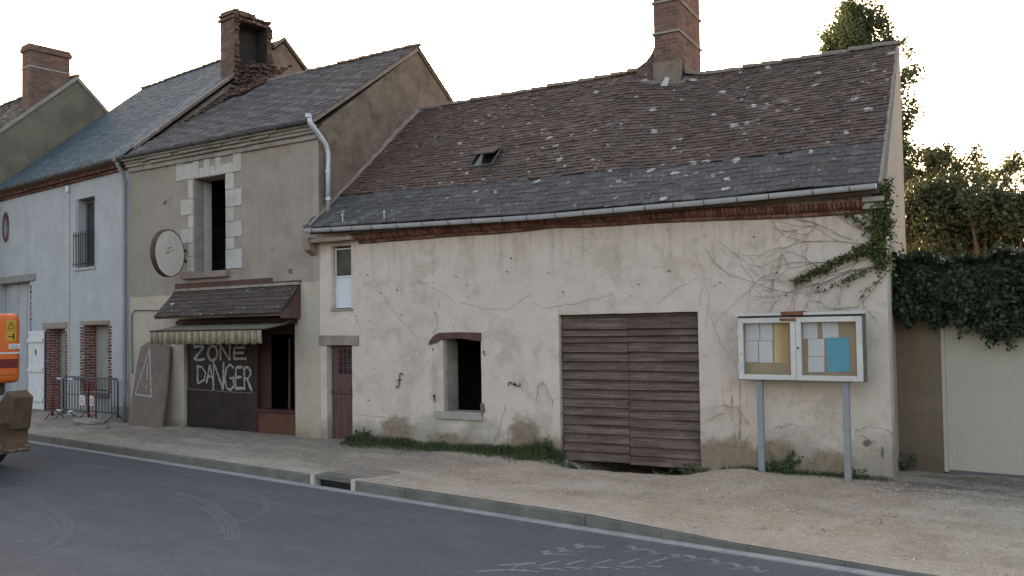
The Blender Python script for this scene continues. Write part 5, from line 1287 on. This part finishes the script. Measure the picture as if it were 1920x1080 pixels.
mb = MB(); mb.hexa([(x0 - 0.03, -0.16, zt1 + 0.002), (x1 + 0.03, -0.16, zt1 + 0.002), (x1 + 0.03, 0.03, zt1 + 0.002), (x0 - 0.03, 0.03, zt1 + 0.002), (x0 - 0.03, -0.16, zt1 + 0.035), (x1 + 0.03, -0.16, zt1 + 0.035), (x1 + 0.03, 0.03, zt1 + 0.05), (x0 - 0.03, 0.03, zt1 + 0.05)]); top = mb.build('top_rail', M['oldwhite'], nb)
mb = MB(); mb.box(xm - 0.20, xm + 0.12, -0.165, 0.031, zt1 + 0.0, zt1 + 0.056, None, 0.004); mb.box(xm - 0.22, xm + 0.01, -0.153, -0.147, zt1 - 0.085, zt1 - 0.04, None, 0.008); mb.each('rust_stain', M['rust'], top)
mb = MB(); mb.box(x0 + 0.021, x1 - 0.021, -0.03, -0.021, zb1 + 0.021, zt1 - 0.021); mb.build('cork_back', M['cork'], nb)
fw = 0.075
for (a_, b_) in ((x0 + 0.015, xm - 0.002), (xm + 0.002, x1 - 0.02)):
    mb = MB(); mb.box(a_, a_ + fw, -0.145, -0.101, zb1 + 0.01, zt1 - 0.03); mb.box(b_ - fw, b_, -0.145, -0.101, zb1 + 0.01, zt1 - 0.03); mb.box(a_ + fw + 0.001, b_ - fw - 0.001, -0.145, -0.101, zb1 + 0.01, zb1 + 0.01 + fw); mb.box(a_ + fw + 0.001, b_ - fw - 0.001, -0.145, -0.101, zt1 - 0.03 - fw, zt1 - 0.03)
    fd = mb.build('glazed_door', M['oldwhite'], nb, bevel=0.004)
    mb = MB(); mb.box(a_ + fw, b_ - fw, -0.125, -0.122, zb1 + 0.01 + fw, zt1 - 0.03 - fw); mb.build('pane', M['clear'], fd)
    hx = a_ if a_ < xm - 0.1 else b_; mb = MB()
    for zz in (zb1 + 0.2, zt1 - 0.25): mb.tube([(hx, -0.15, zz - 0.035), (hx, -0.15, zz + 0.035)], 0.012, 6)
    mb.each('hinge', M['oldwhite'], fd)
mb = MB(); mb.box(xm + 0.02, xm + 0.045, -0.152, -0.1455, 1.98, 2.01); mb.build('keyhole', M['black'], nb)
def paper(px0, py0, px1, py1, mat, vv=-0.034, tilt=0.0):
    a_, zt2 = FN.uz(px0, py0, vv); b_, zb2 = FN.uz(px1, py1, vv)
    mb = MB(); mb.hexa([(a_, vv - 0.001, zb2), (b_, vv - 0.001, zb2), (b_, vv, zb2), (a_, vv, zb2), (a_ + tilt, vv - 0.001, zt2), (b_ + tilt, vv - 0.001, zt2), (b_ + tilt, vv, zt2), (a_ + tilt, vv, zt2)])
    return mb.build('notice', M[mat], nb)
paper(1397, 600, 1424, 638, 'white_paper'); paper(1425, 600, 1449, 638, 'white_paper', -0.0342); paper(1397, 639, 1422, 679, 'white_paper'); paper(1423, 639, 1449, 680, 'white_paper', -0.0345)
paper(1450, 600, 1478, 681, 'yellow_paper', -0.0338, 0.015)
paper(1505, 599, 1533, 635, 'white_paper', -0.034, 0.0); paper(1542, 597, 1573, 634, 'white_paper', -0.034, -0.01); paper(1515, 636, 1546, 668, 'white_paper', -0.0345); paper(1515, 669, 1546, 698, 'white_paper', -0.0365)
pp = paper(1549, 633, 1594, 697, 'blue_paper', -0.0385); tag(pp, 'turquoise paper notice')
for (x, F_) in ((1427, 0), (1588, 1)):
    pu = FN.uz(x, 800, -0.02)[0]
    mb = MB(); mb.box(pu - 0.045, pu + 0.045, -0.055, 0.018, -0.05, zb1 - 0.002); mb.build('post', M['postmetal'], nb, bevel=0.008)

# ================================================================== GARDEN WALL, GARAGE DOOR on the right
gw = thing('garage_wall', FG, 'brown rendered wall with a cream ribbed garage door beside the barn, ivy on top', 'wall')
mb = MB(); wall(mb, -0.05, 0.64, -0.4, 3.28, 0.0, 0.25, [], 0.3, 0.01); mb.build('wall', M['garden'], gw)
mb = MB(); mb.box(0.641, 5.5, 0.0, 0.25, 2.56, 3.25); mb.box(3.7, 5.5, 0.0, 0.25, -0.4, 2.559); mb.build('lintel_wall', M['garden'], gw)
mb = MB(); u = 0.70
while u < 3.68:
    mb.box(u, u + 0.052, 0.05, 0.10, 0.17, 2.558); mb.box(u + 0.052, u + 0.064, 0.0525, 0.10, 0.17, 2.558); u += 0.064
gg = mb.build('garage_door', M['garage'], gw)
mb = MB(); mb.box(0.642, 0.698, 0.03, 0.12, 0.14, 2.558); mb.build('door_frame', M['garage'], gg)
mb = MB(); mb.box(0.70, 3.69, 0.04, 0.11, 0.10, 0.168); mb.build('bottom_rail', M['dzinc'], gg)
# ================================================================== VEGETATION
def leaf(mb, p, s, up=None, r=None):
    a = Vector((random.gauss(0, 1), random.gauss(0, 1), random.gauss(0, 0.8))).normalized(); b = a.cross(Vector((random.gauss(0, 1), random.gauss(0, 1), random.gauss(0, 1)))).normalized()
    w = s * 0.42; q = Vector(p)
    mb.add([q - a * s * 0.5, q - a * s * 0.05 + b * w, q + a * s * 0.5, q - a * s * 0.05 - b * w], [(0, 1, 2, 3)], r)


def crown(mb, clumps, n, s, spread=0.5):      # clumps: list of (centre, radius)
    tot = sum(c[1] ** 2 for c in clumps)
    for c, R in clumps:
        m = int(n * R * R / tot); tone = random.uniform(0, 0.5)
        for _ in range(m):
            d = Vector((random.gauss(0, 1), random.gauss(0, 1), random.gauss(0, 1))).normalized() * R * (random.random() ** spread)
            leaf(mb, Vector(c) + d, s * random.uniform(0.6, 1.3), r=min(1, tone + random.uniform(0, 0.5)))


def W(px, py, Y):                    # point on the pixel ray at world depth Y
    d = ray(px, py); t = Y / d.y; return Vector((0, 0, CAMZ)) + d * t


def tree(name, label, base, height, clumps, n, s, mat, trunk_r=0.18, group=None, limbs=10, spread=0.5):
    t = bpy.data.objects.new(name, None); COL.objects.link(t); t.location = base; tag(t, label, 'tree', group)
    B = Vector(base); loc = [(Vector(c) - B, R) for c, R in clumps]
    mb = MB(); top = max(loc, key=lambda c: c[0].z)[0]
    n_ = 8; spine = [Vector((0, 0, -0.5)).lerp(top, k / n_) + Vector((random.uniform(-1, 1), random.uniform(-1, 1), 0)) * 0.08 * min(k, 3) for k in range(n_ + 1)]
    mb.tube(spine, trunk_r, 7, trunk_r * 0.15)
    for c, R in random.sample(loc, min(limbs, len(loc))):
        k = max(1, min(n_ - 1, int(n_ * max(0.15, (c.z - R) / max(1, top.z) * 0.8)))); a = spine[k]; m = a.lerp(c, 0.5) + Vector((0, 0, 0.15 * (c - a).length))
        mb.tube([a, m, c], trunk_r * 0.35, 5, trunk_r * 0.08)
    mb.build('trunk', M['bark'], t, smooth=True)
    mb = MB(); crown(mb, loc, n, s, spread); mb.build('crown', M[mat], t); return t


# tall poplar behind the barn
random.seed(11)
Y = 27.0; cl = []
outline = [(20, 1598, 14), (55, 1600, 34), (90, 1612, 56), (125, 1622, 62), (160, 1630, 56), (200, 1640, 48), (250, 1645, 42), (300, 1645, 42), (360, 1650, 45), (430, 1650, 45), (500, 1650, 45)]
for k in range(240):
    y = random.uniform(14, 500); cx, hw_ = interp(y, [(a, b) for a, b, c in outline]), interp(y, [(a, c) for a, b, c in outline])
    p = W(cx + random.uniform(-1, 1) * hw_, y, Y); p.y += random.uniform(-1.2, 1.2); cl.append((p, random.uniform(0.28, 0.55)))
for x, y, r_ in [(1600, 14, .18), (1588, 22, .16), (1612, 20, .16), (1648, 42, .2), (1662, 62, .2), (1690, 80, .22), (1704, 100, .22), (1548, 92, .2), (1553, 72, .18), (1708, 140, .25), (1711, 190, .2), (1713, 210, .2), (1699, 240, .2), (1703, 280, .25)]:
    cl.append((W(x, y, Y), r_ * 1.1))
b = W(1640, 600, Y); tree('poplar_tree', 'tall feathery poplar rising behind the right end of the barn roof', (b.x, b.y, -0.4), 12, cl, 52000, 0.10, 'poplar', 0.22, None, 14, 0.55)
# dense dark evergreen mass and pale lacy crowns to the right
def blob_tree(name, label, Y, pts, n, s, mat, grp, spread=0.5, dep=1.3, rs=(0.35, 0.7), count=60, basex=None, tr=0.16):
    cl = []
    for k in range(count):
        x, y, hx, hy = random.choice(pts); p = W(x + random.uniform(-1, 1) * hx, y + random.uniform(-1, 1) * hy, Y); p.y += random.uniform(-dep, dep); cl.append((p, random.uniform(*rs)))
    x = basex or sum(p[0] for p in pts) / len(pts); b = W(x, 600, Y)
    return tree(name, label, (b.x, b.y, -0.4), 8, cl, n, s, mat, tr, grp, 12, spread)
G_ = 'trees behind the garden wall'
blob_tree('leafy_tree', 'lacy sunlit tree just right of the barn end, above the ivy', 24, [(1735, 300, 25, 20), (1775, 305, 38, 24), (1745, 340, 30, 26), (1800, 330, 28, 22)], 5200, 0.085, 'lacy', G_, 0.8, 1.0, (0.16, 0.36), 46)
blob_tree('leafy_tree', 'sparse lacy tree silhouetted at the right edge against the white sky', 30, [(1860, 300, 36, 20), (1900, 320, 25, 24), (1875, 345, 26, 20), (1835, 330, 20, 12)], 2600, 0.095, 'lacy', G_, 0.9, 1.0, (0.16, 0.34), 34)
blob_tree('bushy_tree', 'broad dark green tree behind the ivy next to the barn end', 22, [(1745, 430, 42, 50), (1790, 400, 50, 40), (1725, 400, 22, 40), (1800, 450, 50, 40)], 24000, 0.09, 'leaf', G_, 0.4, 1.2, (0.35, 0.6), 70)
blob_tree('bushy_tree', 'rounded dark tree behind the ivy, lower of the two dark trees', 21, [(1855, 440, 40, 34), (1820, 420, 30, 36)], 13000, 0.09, 'leaf', G_, 0.4, 1.0, (0.32, 0.55), 46)
blob_tree('conical_tree', 'small upright conical tree at the far right edge', 20, [(1893, 400, 14, 18), (1893, 435, 24, 34), (1925, 450, 30, 36)], 9000, 0.11, 'leaf', G_, 0.4, 0.6, (0.22, 0.42), 50, 1895)
# ivy over the garage wall
iv = thing('ivy_mass', FG, 'thick dark ivy hanging over the garage wall and door', 'ivy', at=(0, 0, 0))
mb = MB()
lowr = [(-0.1, 2.42), (0.25, 2.36), (0.6, 2.34), (0.85, 2.32), (1.15, 2.22), (1.35, 2.12), (1.5, 2.10), (1.7, 2.2), (2.4, 2.25), (5.4, 2.3)]
for k in range(19000):
    u = random.uniform(-0.08, 2.2) if k % 4 else random.uniform(2.2, 5.4); zb_4 = interp(u, lowr) + 0.07 * math.sin(u * 17) + 0.05 * math.sin(u * 41)
    zt_5 = 3.33 + 0.05 * math.sin(u * 5) + 0.04 * math.sin(u * 13 + 1)
    z = zb_4 + (zt_5 - zb_4) * random.random() ** 0.85; f = (z - zb_4) / (zt_5 - zb_4); thick = 0.42 * math.sin(math.pi * min(1, 0.25 + 0.75 * f)) + 0.10 * fbm(u * 3, z * 3)
    v = 0.02 - max(0.05, thick) * random.random() ** 0.35 if f < 0.93 else random.uniform(-0.35, 0.45)
    leaf(mb, (u, v, z), random.uniform(0.05, 0.10))
for k in range(26):                       # hanging strands
    u = random.uniform(0.1, 2.2); z = interp(u, lowr) + 0.05; L = random.uniform(0.08, 0.3)
    for j in range(int(L / 0.02)): leaf(mb, (u + random.uniform(-0.03, 0.03), -0.12 + random.uniform(-0.05, 0.05), z - j * 0.02), random.uniform(0.04, 0.07))
for k in range(34):                       # stray shoots above the top and out of the face
    u = random.uniform(0.0, 5.2); h = random.uniform(0.08, 0.28); a = random.uniform(-0.5, 0.5); v0 = random.uniform(-0.4, 0.3)
    for j in range(int(h / 0.018)): leaf(mb, (u + a * j * 0.018 + random.uniform(-0.02, 0.02), v0, 3.32 + j * 0.018), random.uniform(0.035, 0.06))
mb.build('foliage', M['ivy'], iv)
mb = MB()
for k in range(8):
    u = 0.1 + k * 0.4; mb.tube([(u, 0.35, -0.3), (u + 0.1, 0.34, 1.5), (u - 0.1, 0.35, 3.2)], 0.02, 5, 0.01)
mb.build('stems', M['stem'], iv)
# creeper on the barn corner
cr = thing('creeper', FB, 'green creeper climbing the barn corner with bare stems fanning over the plaster', 'climbing plant', at=(0, 0, 0))
mb = MB(); st_ = MB()
def vine(pl, wid, dens, v=-0.05, s=(0.03, 0.065), stem=0.006):
    p = wob(onwall(pl, v), 0.02); st_.tube(p, stem, 4, stem * 0.5)
    for a_, b_ in zip(p, p[1:]):
        L = (Vector(b_) - Vector(a_)).length
        for _ in range(int(L * dens)):
            t = random.random(); q = Vector(a_).lerp(Vector(b_), t) + Vector((random.gauss(0, wid), random.uniform(-0.06, 0.02), random.gauss(0, wid))); leaf(mb, q, random.uniform(*s))
vine([(1660, 350), (1652, 390), (1658, 430), (1648, 470), (1660, 500)], 0.075, 900)
vine([(1640, 385), (1655, 420), (1645, 455), (1655, 490)], 0.08, 700)
vine([(1668, 340), (1662, 380), (1668, 430)], 0.04, 400)
vine([(1655, 470), (1610, 478), (1570, 492), (1530, 512), (1490, 530)], 0.030, 620)
vine([(1655, 455), (1625, 462), (1600, 470)], 0.03, 300)
vine([(1655, 500), (1610, 512), (1585, 528)], 0.03, 120)
vine([(1640, 430), (1612, 415), (1580, 402)], 0.028, 190)
vine([(1655, 520), (1620, 550), (1612, 565)], 0.02, 70)
vine([(1650, 495), (1600, 520), (1555, 540), (1525, 548)], 0.02, 60)
random.seed(5)
def twig(x, y, ang, L, depth):
    pl = [(x, y)]; a = ang
    for _ in range(5):
        a += random.uniform(-0.25, 0.25); x += math.cos(a) * L / 5; y += math.sin(a) * L / 5; pl.append((x, y))
    st_.tube(wob(onwall(pl, -0.02), 0.008), 0.0048 * (0.72 ** depth), 4, 0.0018)
    if depth < 3:
        for _ in range(random.choice((2, 3))):
            i = random.randint(1, 5); twig(pl[i][0], pl[i][1], a + random.uniform(-0.9, 0.9), L * 0.62, depth + 1)
for (x, y, a_, L) in ((1645, 440, 3.4, 150), (1640, 460, 3.25, 170), (1645, 480, 3.0, 180), (1650, 500, 2.85, 140), (1640, 420, 3.7, 90), (1560, 492, 3.3, 120), (1540, 505, 3.9, 90), (1655, 520, 2.4, 90), (1600, 450, 3.6, 120)): twig(x, y, a_, L, 0)
cs_ = st_.build('stems', M['stem'], cr); mb.build('leaves', M['creeper'], cr)
# grass strip at the foot of the barn
random.seed(21)
def blade(mb, p, h, w, lean_=0.35):
    a = random.uniform(0, 6.28); d = Vector((math.cos(a), math.sin(a), 0)); s = Vector((-d.y, d.x, 0)) * w; l = d * h * random.uniform(0.05, lean_ * 1.6); p = Vector(p); r = random.random()
    mb.add([p - s, p + s, p + l * 0.35 + s * 0.7 + Vector((0, 0, h * 0.6)), p + l * 0.35 - s * 0.7 + Vector((0, 0, h * 0.6)), p + l + Vector((0, 0, h))], [(0, 1, 2, 3), (3, 2, 4)], r)
def gz_at(u, v): q = FB.w(u, v); r = FR.loc(q); return pave_z(r.x, r.y)
mb = MB()
for k in range(17000):
    u = random.uniform(0.75, 5.35); wid = interp(u, [(0.75, 0.25), (1.2, 0.62), (2.0, 0.42), (2.6, 0.55), (3.4, 0.30), (4.0, 0.38), (4.6, 0.5), (5.0, 0.62), (5.35, 0.35)])
    v = -abs(random.gauss(0, 0.5)) * wid; dn = 0.55 + 0.5 * fbm(u * 2.2, v * 3, 4)
    if random.random() > dn: continue
    h = (0.05 + 0.10 * random.random()) * interp(u, [(0.75, 0.7), (1.2, 1.5), (1.8, 1.0), (3, 0.8), (4.4, 1.0), (4.9, 1.9), (5.3, 1.2)]) * (1.25 + 0.5 * fbm(u * 3, 1.0)); h = max(0.02, h) * (1.0 if v > -wid * 0.6 else 0.5)
    blade(mb, (u, v - 0.01, gz_at(u, v) - 0.01), h, 0.004 + 0.003 * random.random())
for k in range(1500):
    u = random.uniform(5.3, 7.9); v = -0.1 - random.random() * 0.3
    if random.random() < 0.45 + 0.4 * math.sin(u * 5): blade(mb, (u, v, gz_at(u, v) - 0.01), 0.03 + 0.09 * random.random(), 0.005)
for k in range(2200):
    u = random.choice((random.gauss(9.0, 0.35), random.gauss(9.9, 0.25), random.uniform(8, 10.4))); v = -0.02 - abs(random.gauss(0, 0.10)); blade(mb, (u, v, gz_at(u, v) - 0.01), 0.02 + 0.07 * random.random(), 0.004)
tag(in_frame(mb.build('grass', M['grass']), FB), kind='stuff')
# separate weeds
def weed(u, v, h, n, label, spread=0.1, F=FB, leafs=(0.03, 0.06)):
    w = thing('weed', F, label, 'weed', 'weeds growing along the walls', at=(u, v, 0)); q = F.w(u, v); r = FR.loc(q); z0 = pave_z(r.x, r.y); w.location.z = z0
    st = MB(); lf = MB()
    for k in range(n):
        a = random.uniform(0, 6.28); L = h * random.uniform(0.5, 1.0); d = Vector((math.cos(a) * spread, math.sin(a) * spread * 0.6, L)); p = [Vector((0, 0, -0.02)), d * 0.5 + Vector((0, 0, L * 0.1)), d]
        st.tube(p, 0.004, 4, 0.002)
        for j in range(int(8 + L * 30)):
            t = random.uniform(0.15, 1.0); q = Vector((0, 0, 0)).lerp(d, t); leaf(lf, q + Vector((random.gauss(0, 0.02), random.gauss(0, 0.02), random.gauss(0, 0.015))), random.uniform(*leafs))
    st.build('stems', M['weed'], w); lf.build('leaves', M['weed'], w)
weed(9.0, -0.14, 0.34, 15, 'leafy weed clump at the wall foot between the notice board posts', 0.22)
weed(8.78, -0.12, 0.2, 9, 'short weed beside the left notice board post', 0.14)
weed(7.15, -0.14, 0.24, 12, 'green weeds in the hollow below the right garage door leaf', 0.2)
weed(7.45, -0.08, 0.20, 10, 'small weeds at the right bottom corner of the slatted door', 0.18)
weed(5.75, -0.22, 0.2, 9, 'low weeds in the hollow below the left garage door leaf', 0.24)
weed(5.0, -0.16, 0.34, 16, 'tall grassy weed clump at the left jamb of the slatted door', 0.2)
weed(9.95, -0.16, 0.16, 9, 'low weed at the foot of the right notice board post', 0.15)
weed(0.14, -0.12, 0.26, 10, 'weed sprouting by the dark garage wall beside the barn corner', 0.15, FG)
weed(1.08, -0.10, 0.30, 14, 'bright weed clump beside the plum coloured door', 0.16)
# thin poplar-leaf litter is left to the ground texture

# ================================================================== BARRIERS, SLABS
random.seed(3)
gzA = lambda u, v: pave_z(*FR.loc(FA.w(u, v)).xy)
def barrier(F, p0, p1, mat, label, legs=True, n=14, H=1.05, rot=0.0, strips=False, signs=False, ends=None):
    a0, a1 = Vector(F.uv(*p0, 0.28)), Vector(F.uv(*p1, 0.28)); L = (a1 - a0).length; rot = math.atan2(a1.y - a0.y, a1.x - a0.x); at = (a0.x, a0.y, gzA(a0.x, a0.y))
    b = thing('crowd_barrier', F, label, 'barrier', None, at=at); b.rotation_euler = (0, 0, -F.a + rot); r = 0.021
    mb = MB(); (mb.tube([(0, 0, 0.1), (0, 0, H - 0.08), (0.06, 0, H), (L - 0.06, 0, H), (L, 0, H - 0.08), (L, 0, 0.1)], r, 8), mb.tube([(0, 0, 0.2), (L, 0, 0.2)], r * 0.85, 6)) if not ends else (mb.tube([(0, 0, H), (L, 0, H)], r * 0.8, 6), mb.tube([(0, 0, 0.2), (L, 0, 0.2)], r * 0.8, 6)); (mb.each('rail', M[mat], b, smooth=True) if ends else mb.build('frame', M[mat], b, smooth=True))
    for x in (0.0, L) if ends else ():
        mb = MB(); mb.tube([(x, 0, 0.05), (x, 0, H + 0.03)], r * 1.3, 8); mb.build('post', M[ends], b, smooth=True)
    mb = MB()
    for k in range(1, n): x = L * k / n; mb.tube([(x, 0, 0.2), (x, 0, H)], 0.011, 5)
    if n > 1: mb.build('bars', M[mat], b)
    for x in (0.12, L - 0.12) if legs else ():
        mb = MB(); mb.tube([(x, -0.26, 0.0), (x, -0.2, 0.03), (x, 0.0, 0.22), (x, 0.2, 0.03), (x, 0.26, 0.0)], 0.015, 6); mb.build('leg', M[ends or mat], b, smooth=True)
    if strips:
        mb = MB(); mb.tube([(0, 0, 0.62), (L, 0, 0.62)], 0.012, 6); mb.build('middle_rail', M[mat], b)
        for zz in (H, 0.2):
            for x in (0.25, 0.8):
                mb = MB(); mb.tube([(x, 0, zz), (x + 0.2, 0, zz)], 0.024, 8); mb.build('white_band', M['white'], b)
    if signs:
        for x in (L - 0.34, L + 0.06):
            mb = MB(); mb.box(x, x + 0.22, -0.035, -0.03, 0.38, 0.62); p = mb.build('small_sign', M['white'], b)
            mb = MB()
            for k in range(3): mb.box(x + 0.03, x + 0.03 + random.uniform(0.10, 0.16), -0.037, -0.0355, 0.43 + k * 0.05, 0.445 + k * 0.05)
            mb.build('sign_marks', M['redpaint'], p)
    return b
barrier(FA, (119, 781), (221, 791), 'steel', 'grey steel crowd barrier with thin upright bars in front of the brick window', n=18, H=1.02)
barrier(FA, (98, 782), (166, 788), 'steel', 'red and grey barrier with white bands and two small signs, left of the grey one', n=1, H=1.0, strips=True, signs=True, ends='redpaint')
b3 = barrier(FA, (166, 790), (180, 792), 'redpaint', 'narrow red gate-like barrier end between the two barriers', n=1, H=1.0, legs=False)
sl = thing('concrete_slab', FA, 'pale concrete slab lying on top of a rounder stone before the barriers', 'slab', at=(*FA.uv(150, 791, 0.28), gzA(-1.5, -0.9)))
mb = MB(); mb.hexa([(-0.05, -0.14, 0.07), (0.85, -0.18, 0.06), (0.9, 0.14, 0.06), (0.0, 0.16, 0.08), (-0.03, -0.14, 0.15), (0.85, -0.18, 0.14), (0.9, 0.14, 0.14), (0.0, 0.16, 0.16)]); mb.build('slab', M['slab'], sl, bevel=0.012)
sl = thing('round_stone', FA, 'flat rounded grey stone under the pale concrete slab', 'stone', at=(*FA.uv(176, 797, 0.28), gzA(-1.0, -0.9)))
mb = MB(); mb.prism([(0.55 * math.cos(a) * random.uniform(.94, 1.05), 0.2 * math.sin(a)) for a in [2 * math.pi * k / 18 for k in range(18)]], 'z', -0.02, 0.062); mb.build('stone', M['concrete'], sl, bevel=0.012)

# ================================================================== EXCAVATOR (rear end only is in the picture)
ex = thing('excavator', FK, 'orange wheeled excavator with a muddy brown dozer blade, cut by the left edge', 'excavator', at=(0, 0, 0))
def rbox(u0, u1, v0, v1, z0, z1, name, mat, parent, bev, seg=4):
    bm = bmesh.new(); bmesh.ops.create_cube(bm, size=1.0)
    for v in bm.verts: v.co = Vector(((u0 + u1) / 2 + v.co.x * (u1 - u0), (v0 + v1) / 2 + v.co.y * (v1 - v0), (z0 + z1) / 2 + v.co.z * (z1 - z0)))
    bmesh.ops.bevel(bm, geom=list(bm.edges), offset=bev, segments=seg, profile=0.6, affect='EDGES')
    me = bpy.data.meshes.new(name); bm.to_mesh(me); bm.free(); me.materials.append(M[mat]); me.polygons.foreach_set('use_smooth', [True] * len(me.polygons))
    o = bpy.data.objects.new(name, me); COL.objects.link(o); o.parent = parent; return o
body = rbox(-2.6, 0.0, -0.35, 2.02, 1.50, 2.76, 'counterweight', 'orange', ex, 0.14)
rbox(-2.5, -0.25, -0.2, 1.85, 1.28, 1.52, 'turntable', 'mudsteel', ex, 0.05)
rbox(-2.9, -0.9, 0.0, 1.1, 2.7, 3.6, 'cab', 'darkglass', ex, 0.1)
mb = MB()
mb.box(0.001, 0.012, 1.60, 1.96, 1.78, 1.94); tl = mb.build('tail_light', M['lamp'], body, bevel=0.004)
mb = MB(); mb.box(0.001, 0.006, 1.76, 1.92, 2.46, 2.64); mb.box(0.001, 0.006, 1.76, 1.92, 2.26, 2.44); mb.each('warning_sticker', M['yellowst'], body)
mb = MB()
tri = [(1.78, 2.49), (1.90, 2.49), (1.84, 2.61)]
mb.ribbon([(0.008, a, b) for a, b in tri + tri[:1]], 0.012, (1, 0, 0)); mb.ribbon([(0.008, 1.84, 2.58), (0.008, 1.84, 2.52)], 0.01, (1, 0, 0))
mb.ribbon([(0.008, 1.79, 2.34), (0.008, 1.88, 2.34)], 0.02, (1, 0, 0)); mb.ribbon([(0.008, 1.88, 2.29), (0.008, 1.88, 2.40)], 0.025, (1, 0, 0)); mb.build('sticker_symbols', M['black'], body)
mb = MB(); mb.box(0.001, 0.006, 1.80, 1.99, 2.12, 2.21); mb.box(0.001, 0.005, 1.58, 1.98, 2.03, 2.06); mb.each('white_sticker', M['white'], body)
mb = MB()
for k in range(3): mb.ribbon([(0.008, 1.84 + k * 0.045, 2.135), (0.008, 1.85 + k * 0.045, 2.19), (0.008, 1.865 + k * 0.045, 2.14)], 0.008, (1, 0, 0))
for k in range(11): mb.ribbon([(0.008, 1.64 + k * 0.028, 1.64), (0.008, 1.65 + k * 0.028, 1.665)], 0.008, (1, 0, 0))
mb.build('sticker_writing', M['black'], body)
def wheel(cu, cv, R, w):
    prof = [(0.35, -w / 2), (0.42, -w / 2), (R - 0.05, -w / 2), (R, -w / 2 + 0.05), (R, w / 2 - 0.05), (R - 0.05, w / 2), (0.42, w / 2), (0.35, w / 2)]
    mb = MB(); n = 36; vs = []
    for k in range(n):
        a = 2 * math.pi * k / n
        for r_, y in prof:
            rr = r_ * (1.0 if (k % 2 or r_ < R - 0.04) else 0.965); vs.append((cu + rr * math.cos(a), cv + y, R + rr * math.sin(a)))
    m = len(prof); mb.add(vs, [(k * m + j, k * m + (j + 1) % m, ((k + 1) % n) * m + (j + 1) % m, ((k + 1) % n) * m + j) for k in range(n) for j in range(m)])
    w_ = mb.build('wheel', M['tyre'], ex, smooth=False, bevel=0.0)
    mb = MB(); mb.tube([(cu, cv - w / 2 + 0.06, R), (cu, cv + w / 2 - 0.06, R)], 0.36, 24); mb.tube([(cu, cv - w / 2, R), (cu, cv + w / 2, R)], 0.14, 12); mb.build('rim', M['mudsteel'], w_)
wheel(-0.62, 1.62, 0.60, 0.50); wheel(-0.62, -0.1, 0.60, 0.50)
# dozer blade carried behind, caked in mud
mb = MB(); prof = []
for k in range(9):
    a = k / 8; prof.append((1.42 - 0.12 * math.sin(math.pi * a) , 0.42 + 0.50 * a))
prof2 = [(x - 0.05, z) for x, z in prof][::-1]
poly = prof + prof2
vs0 = [(x, 0.0, z) for x, z in poly]; mb.prism(poly, 'y', -0.5, 1.60); bl = mb.build('dozer_blade', M['mudsteel'], ex, bevel=0.01)
mb = MB(); mb.prism([(0.95, 0.75), (1.40, 0.80), (1.52, 1.34), (1.26, 1.44), (0.98, 1.25)], 'y', 1.28, 1.60); mb.build('blade_bracket', M['mudsteel'], ex, bevel=0.02)
mb = MB(); mb.tube([(0.9, 1.44, 1.20), (-0.2, 1.44, 1.0)], 0.06, 10); mb.build('ram', M['dzinc'], ex)
mb = MB(); mb.hexa([(-0.5, 1.1, 0.42), (1.15, 1.25, 0.42), (1.15, 1.55, 0.42), (-0.5, 1.4, 0.42), (-0.5, 1.1, 1.05), (1.15, 1.25, 0.95), (1.15, 1.55, 0.95), (-0.5, 1.4, 1.05)], 0.2)
mb.hexa([(-0.5, -0.1, 0.42), (1.15, 0.0, 0.45), (1.15, 0.3, 0.45), (-0.5, 0.3, 0.42), (-0.5, -0.1, 0.95), (1.15, 0.0, 0.95), (1.15, 0.3, 0.95), (-0.5, 0.3, 0.95)], 0.2)
mb.each('push_arm', M['mudsteel'], ex, bevel=0.02)
mb = MB()
for k in range(60): stone(mb, (1.42 + random.gauss(0, 0.05), random.uniform(0.6, 1.6), 0.42 + abs(random.gauss(0, 0.05))), random.uniform(0.02, 0.06))
mb.build('caked_mud', M['mud'], bl)
rbox(-2.4, 0.0, 0.25, 1.35, 0.55, 1.30, 'chassis', 'mudsteel', ex, 0.06)
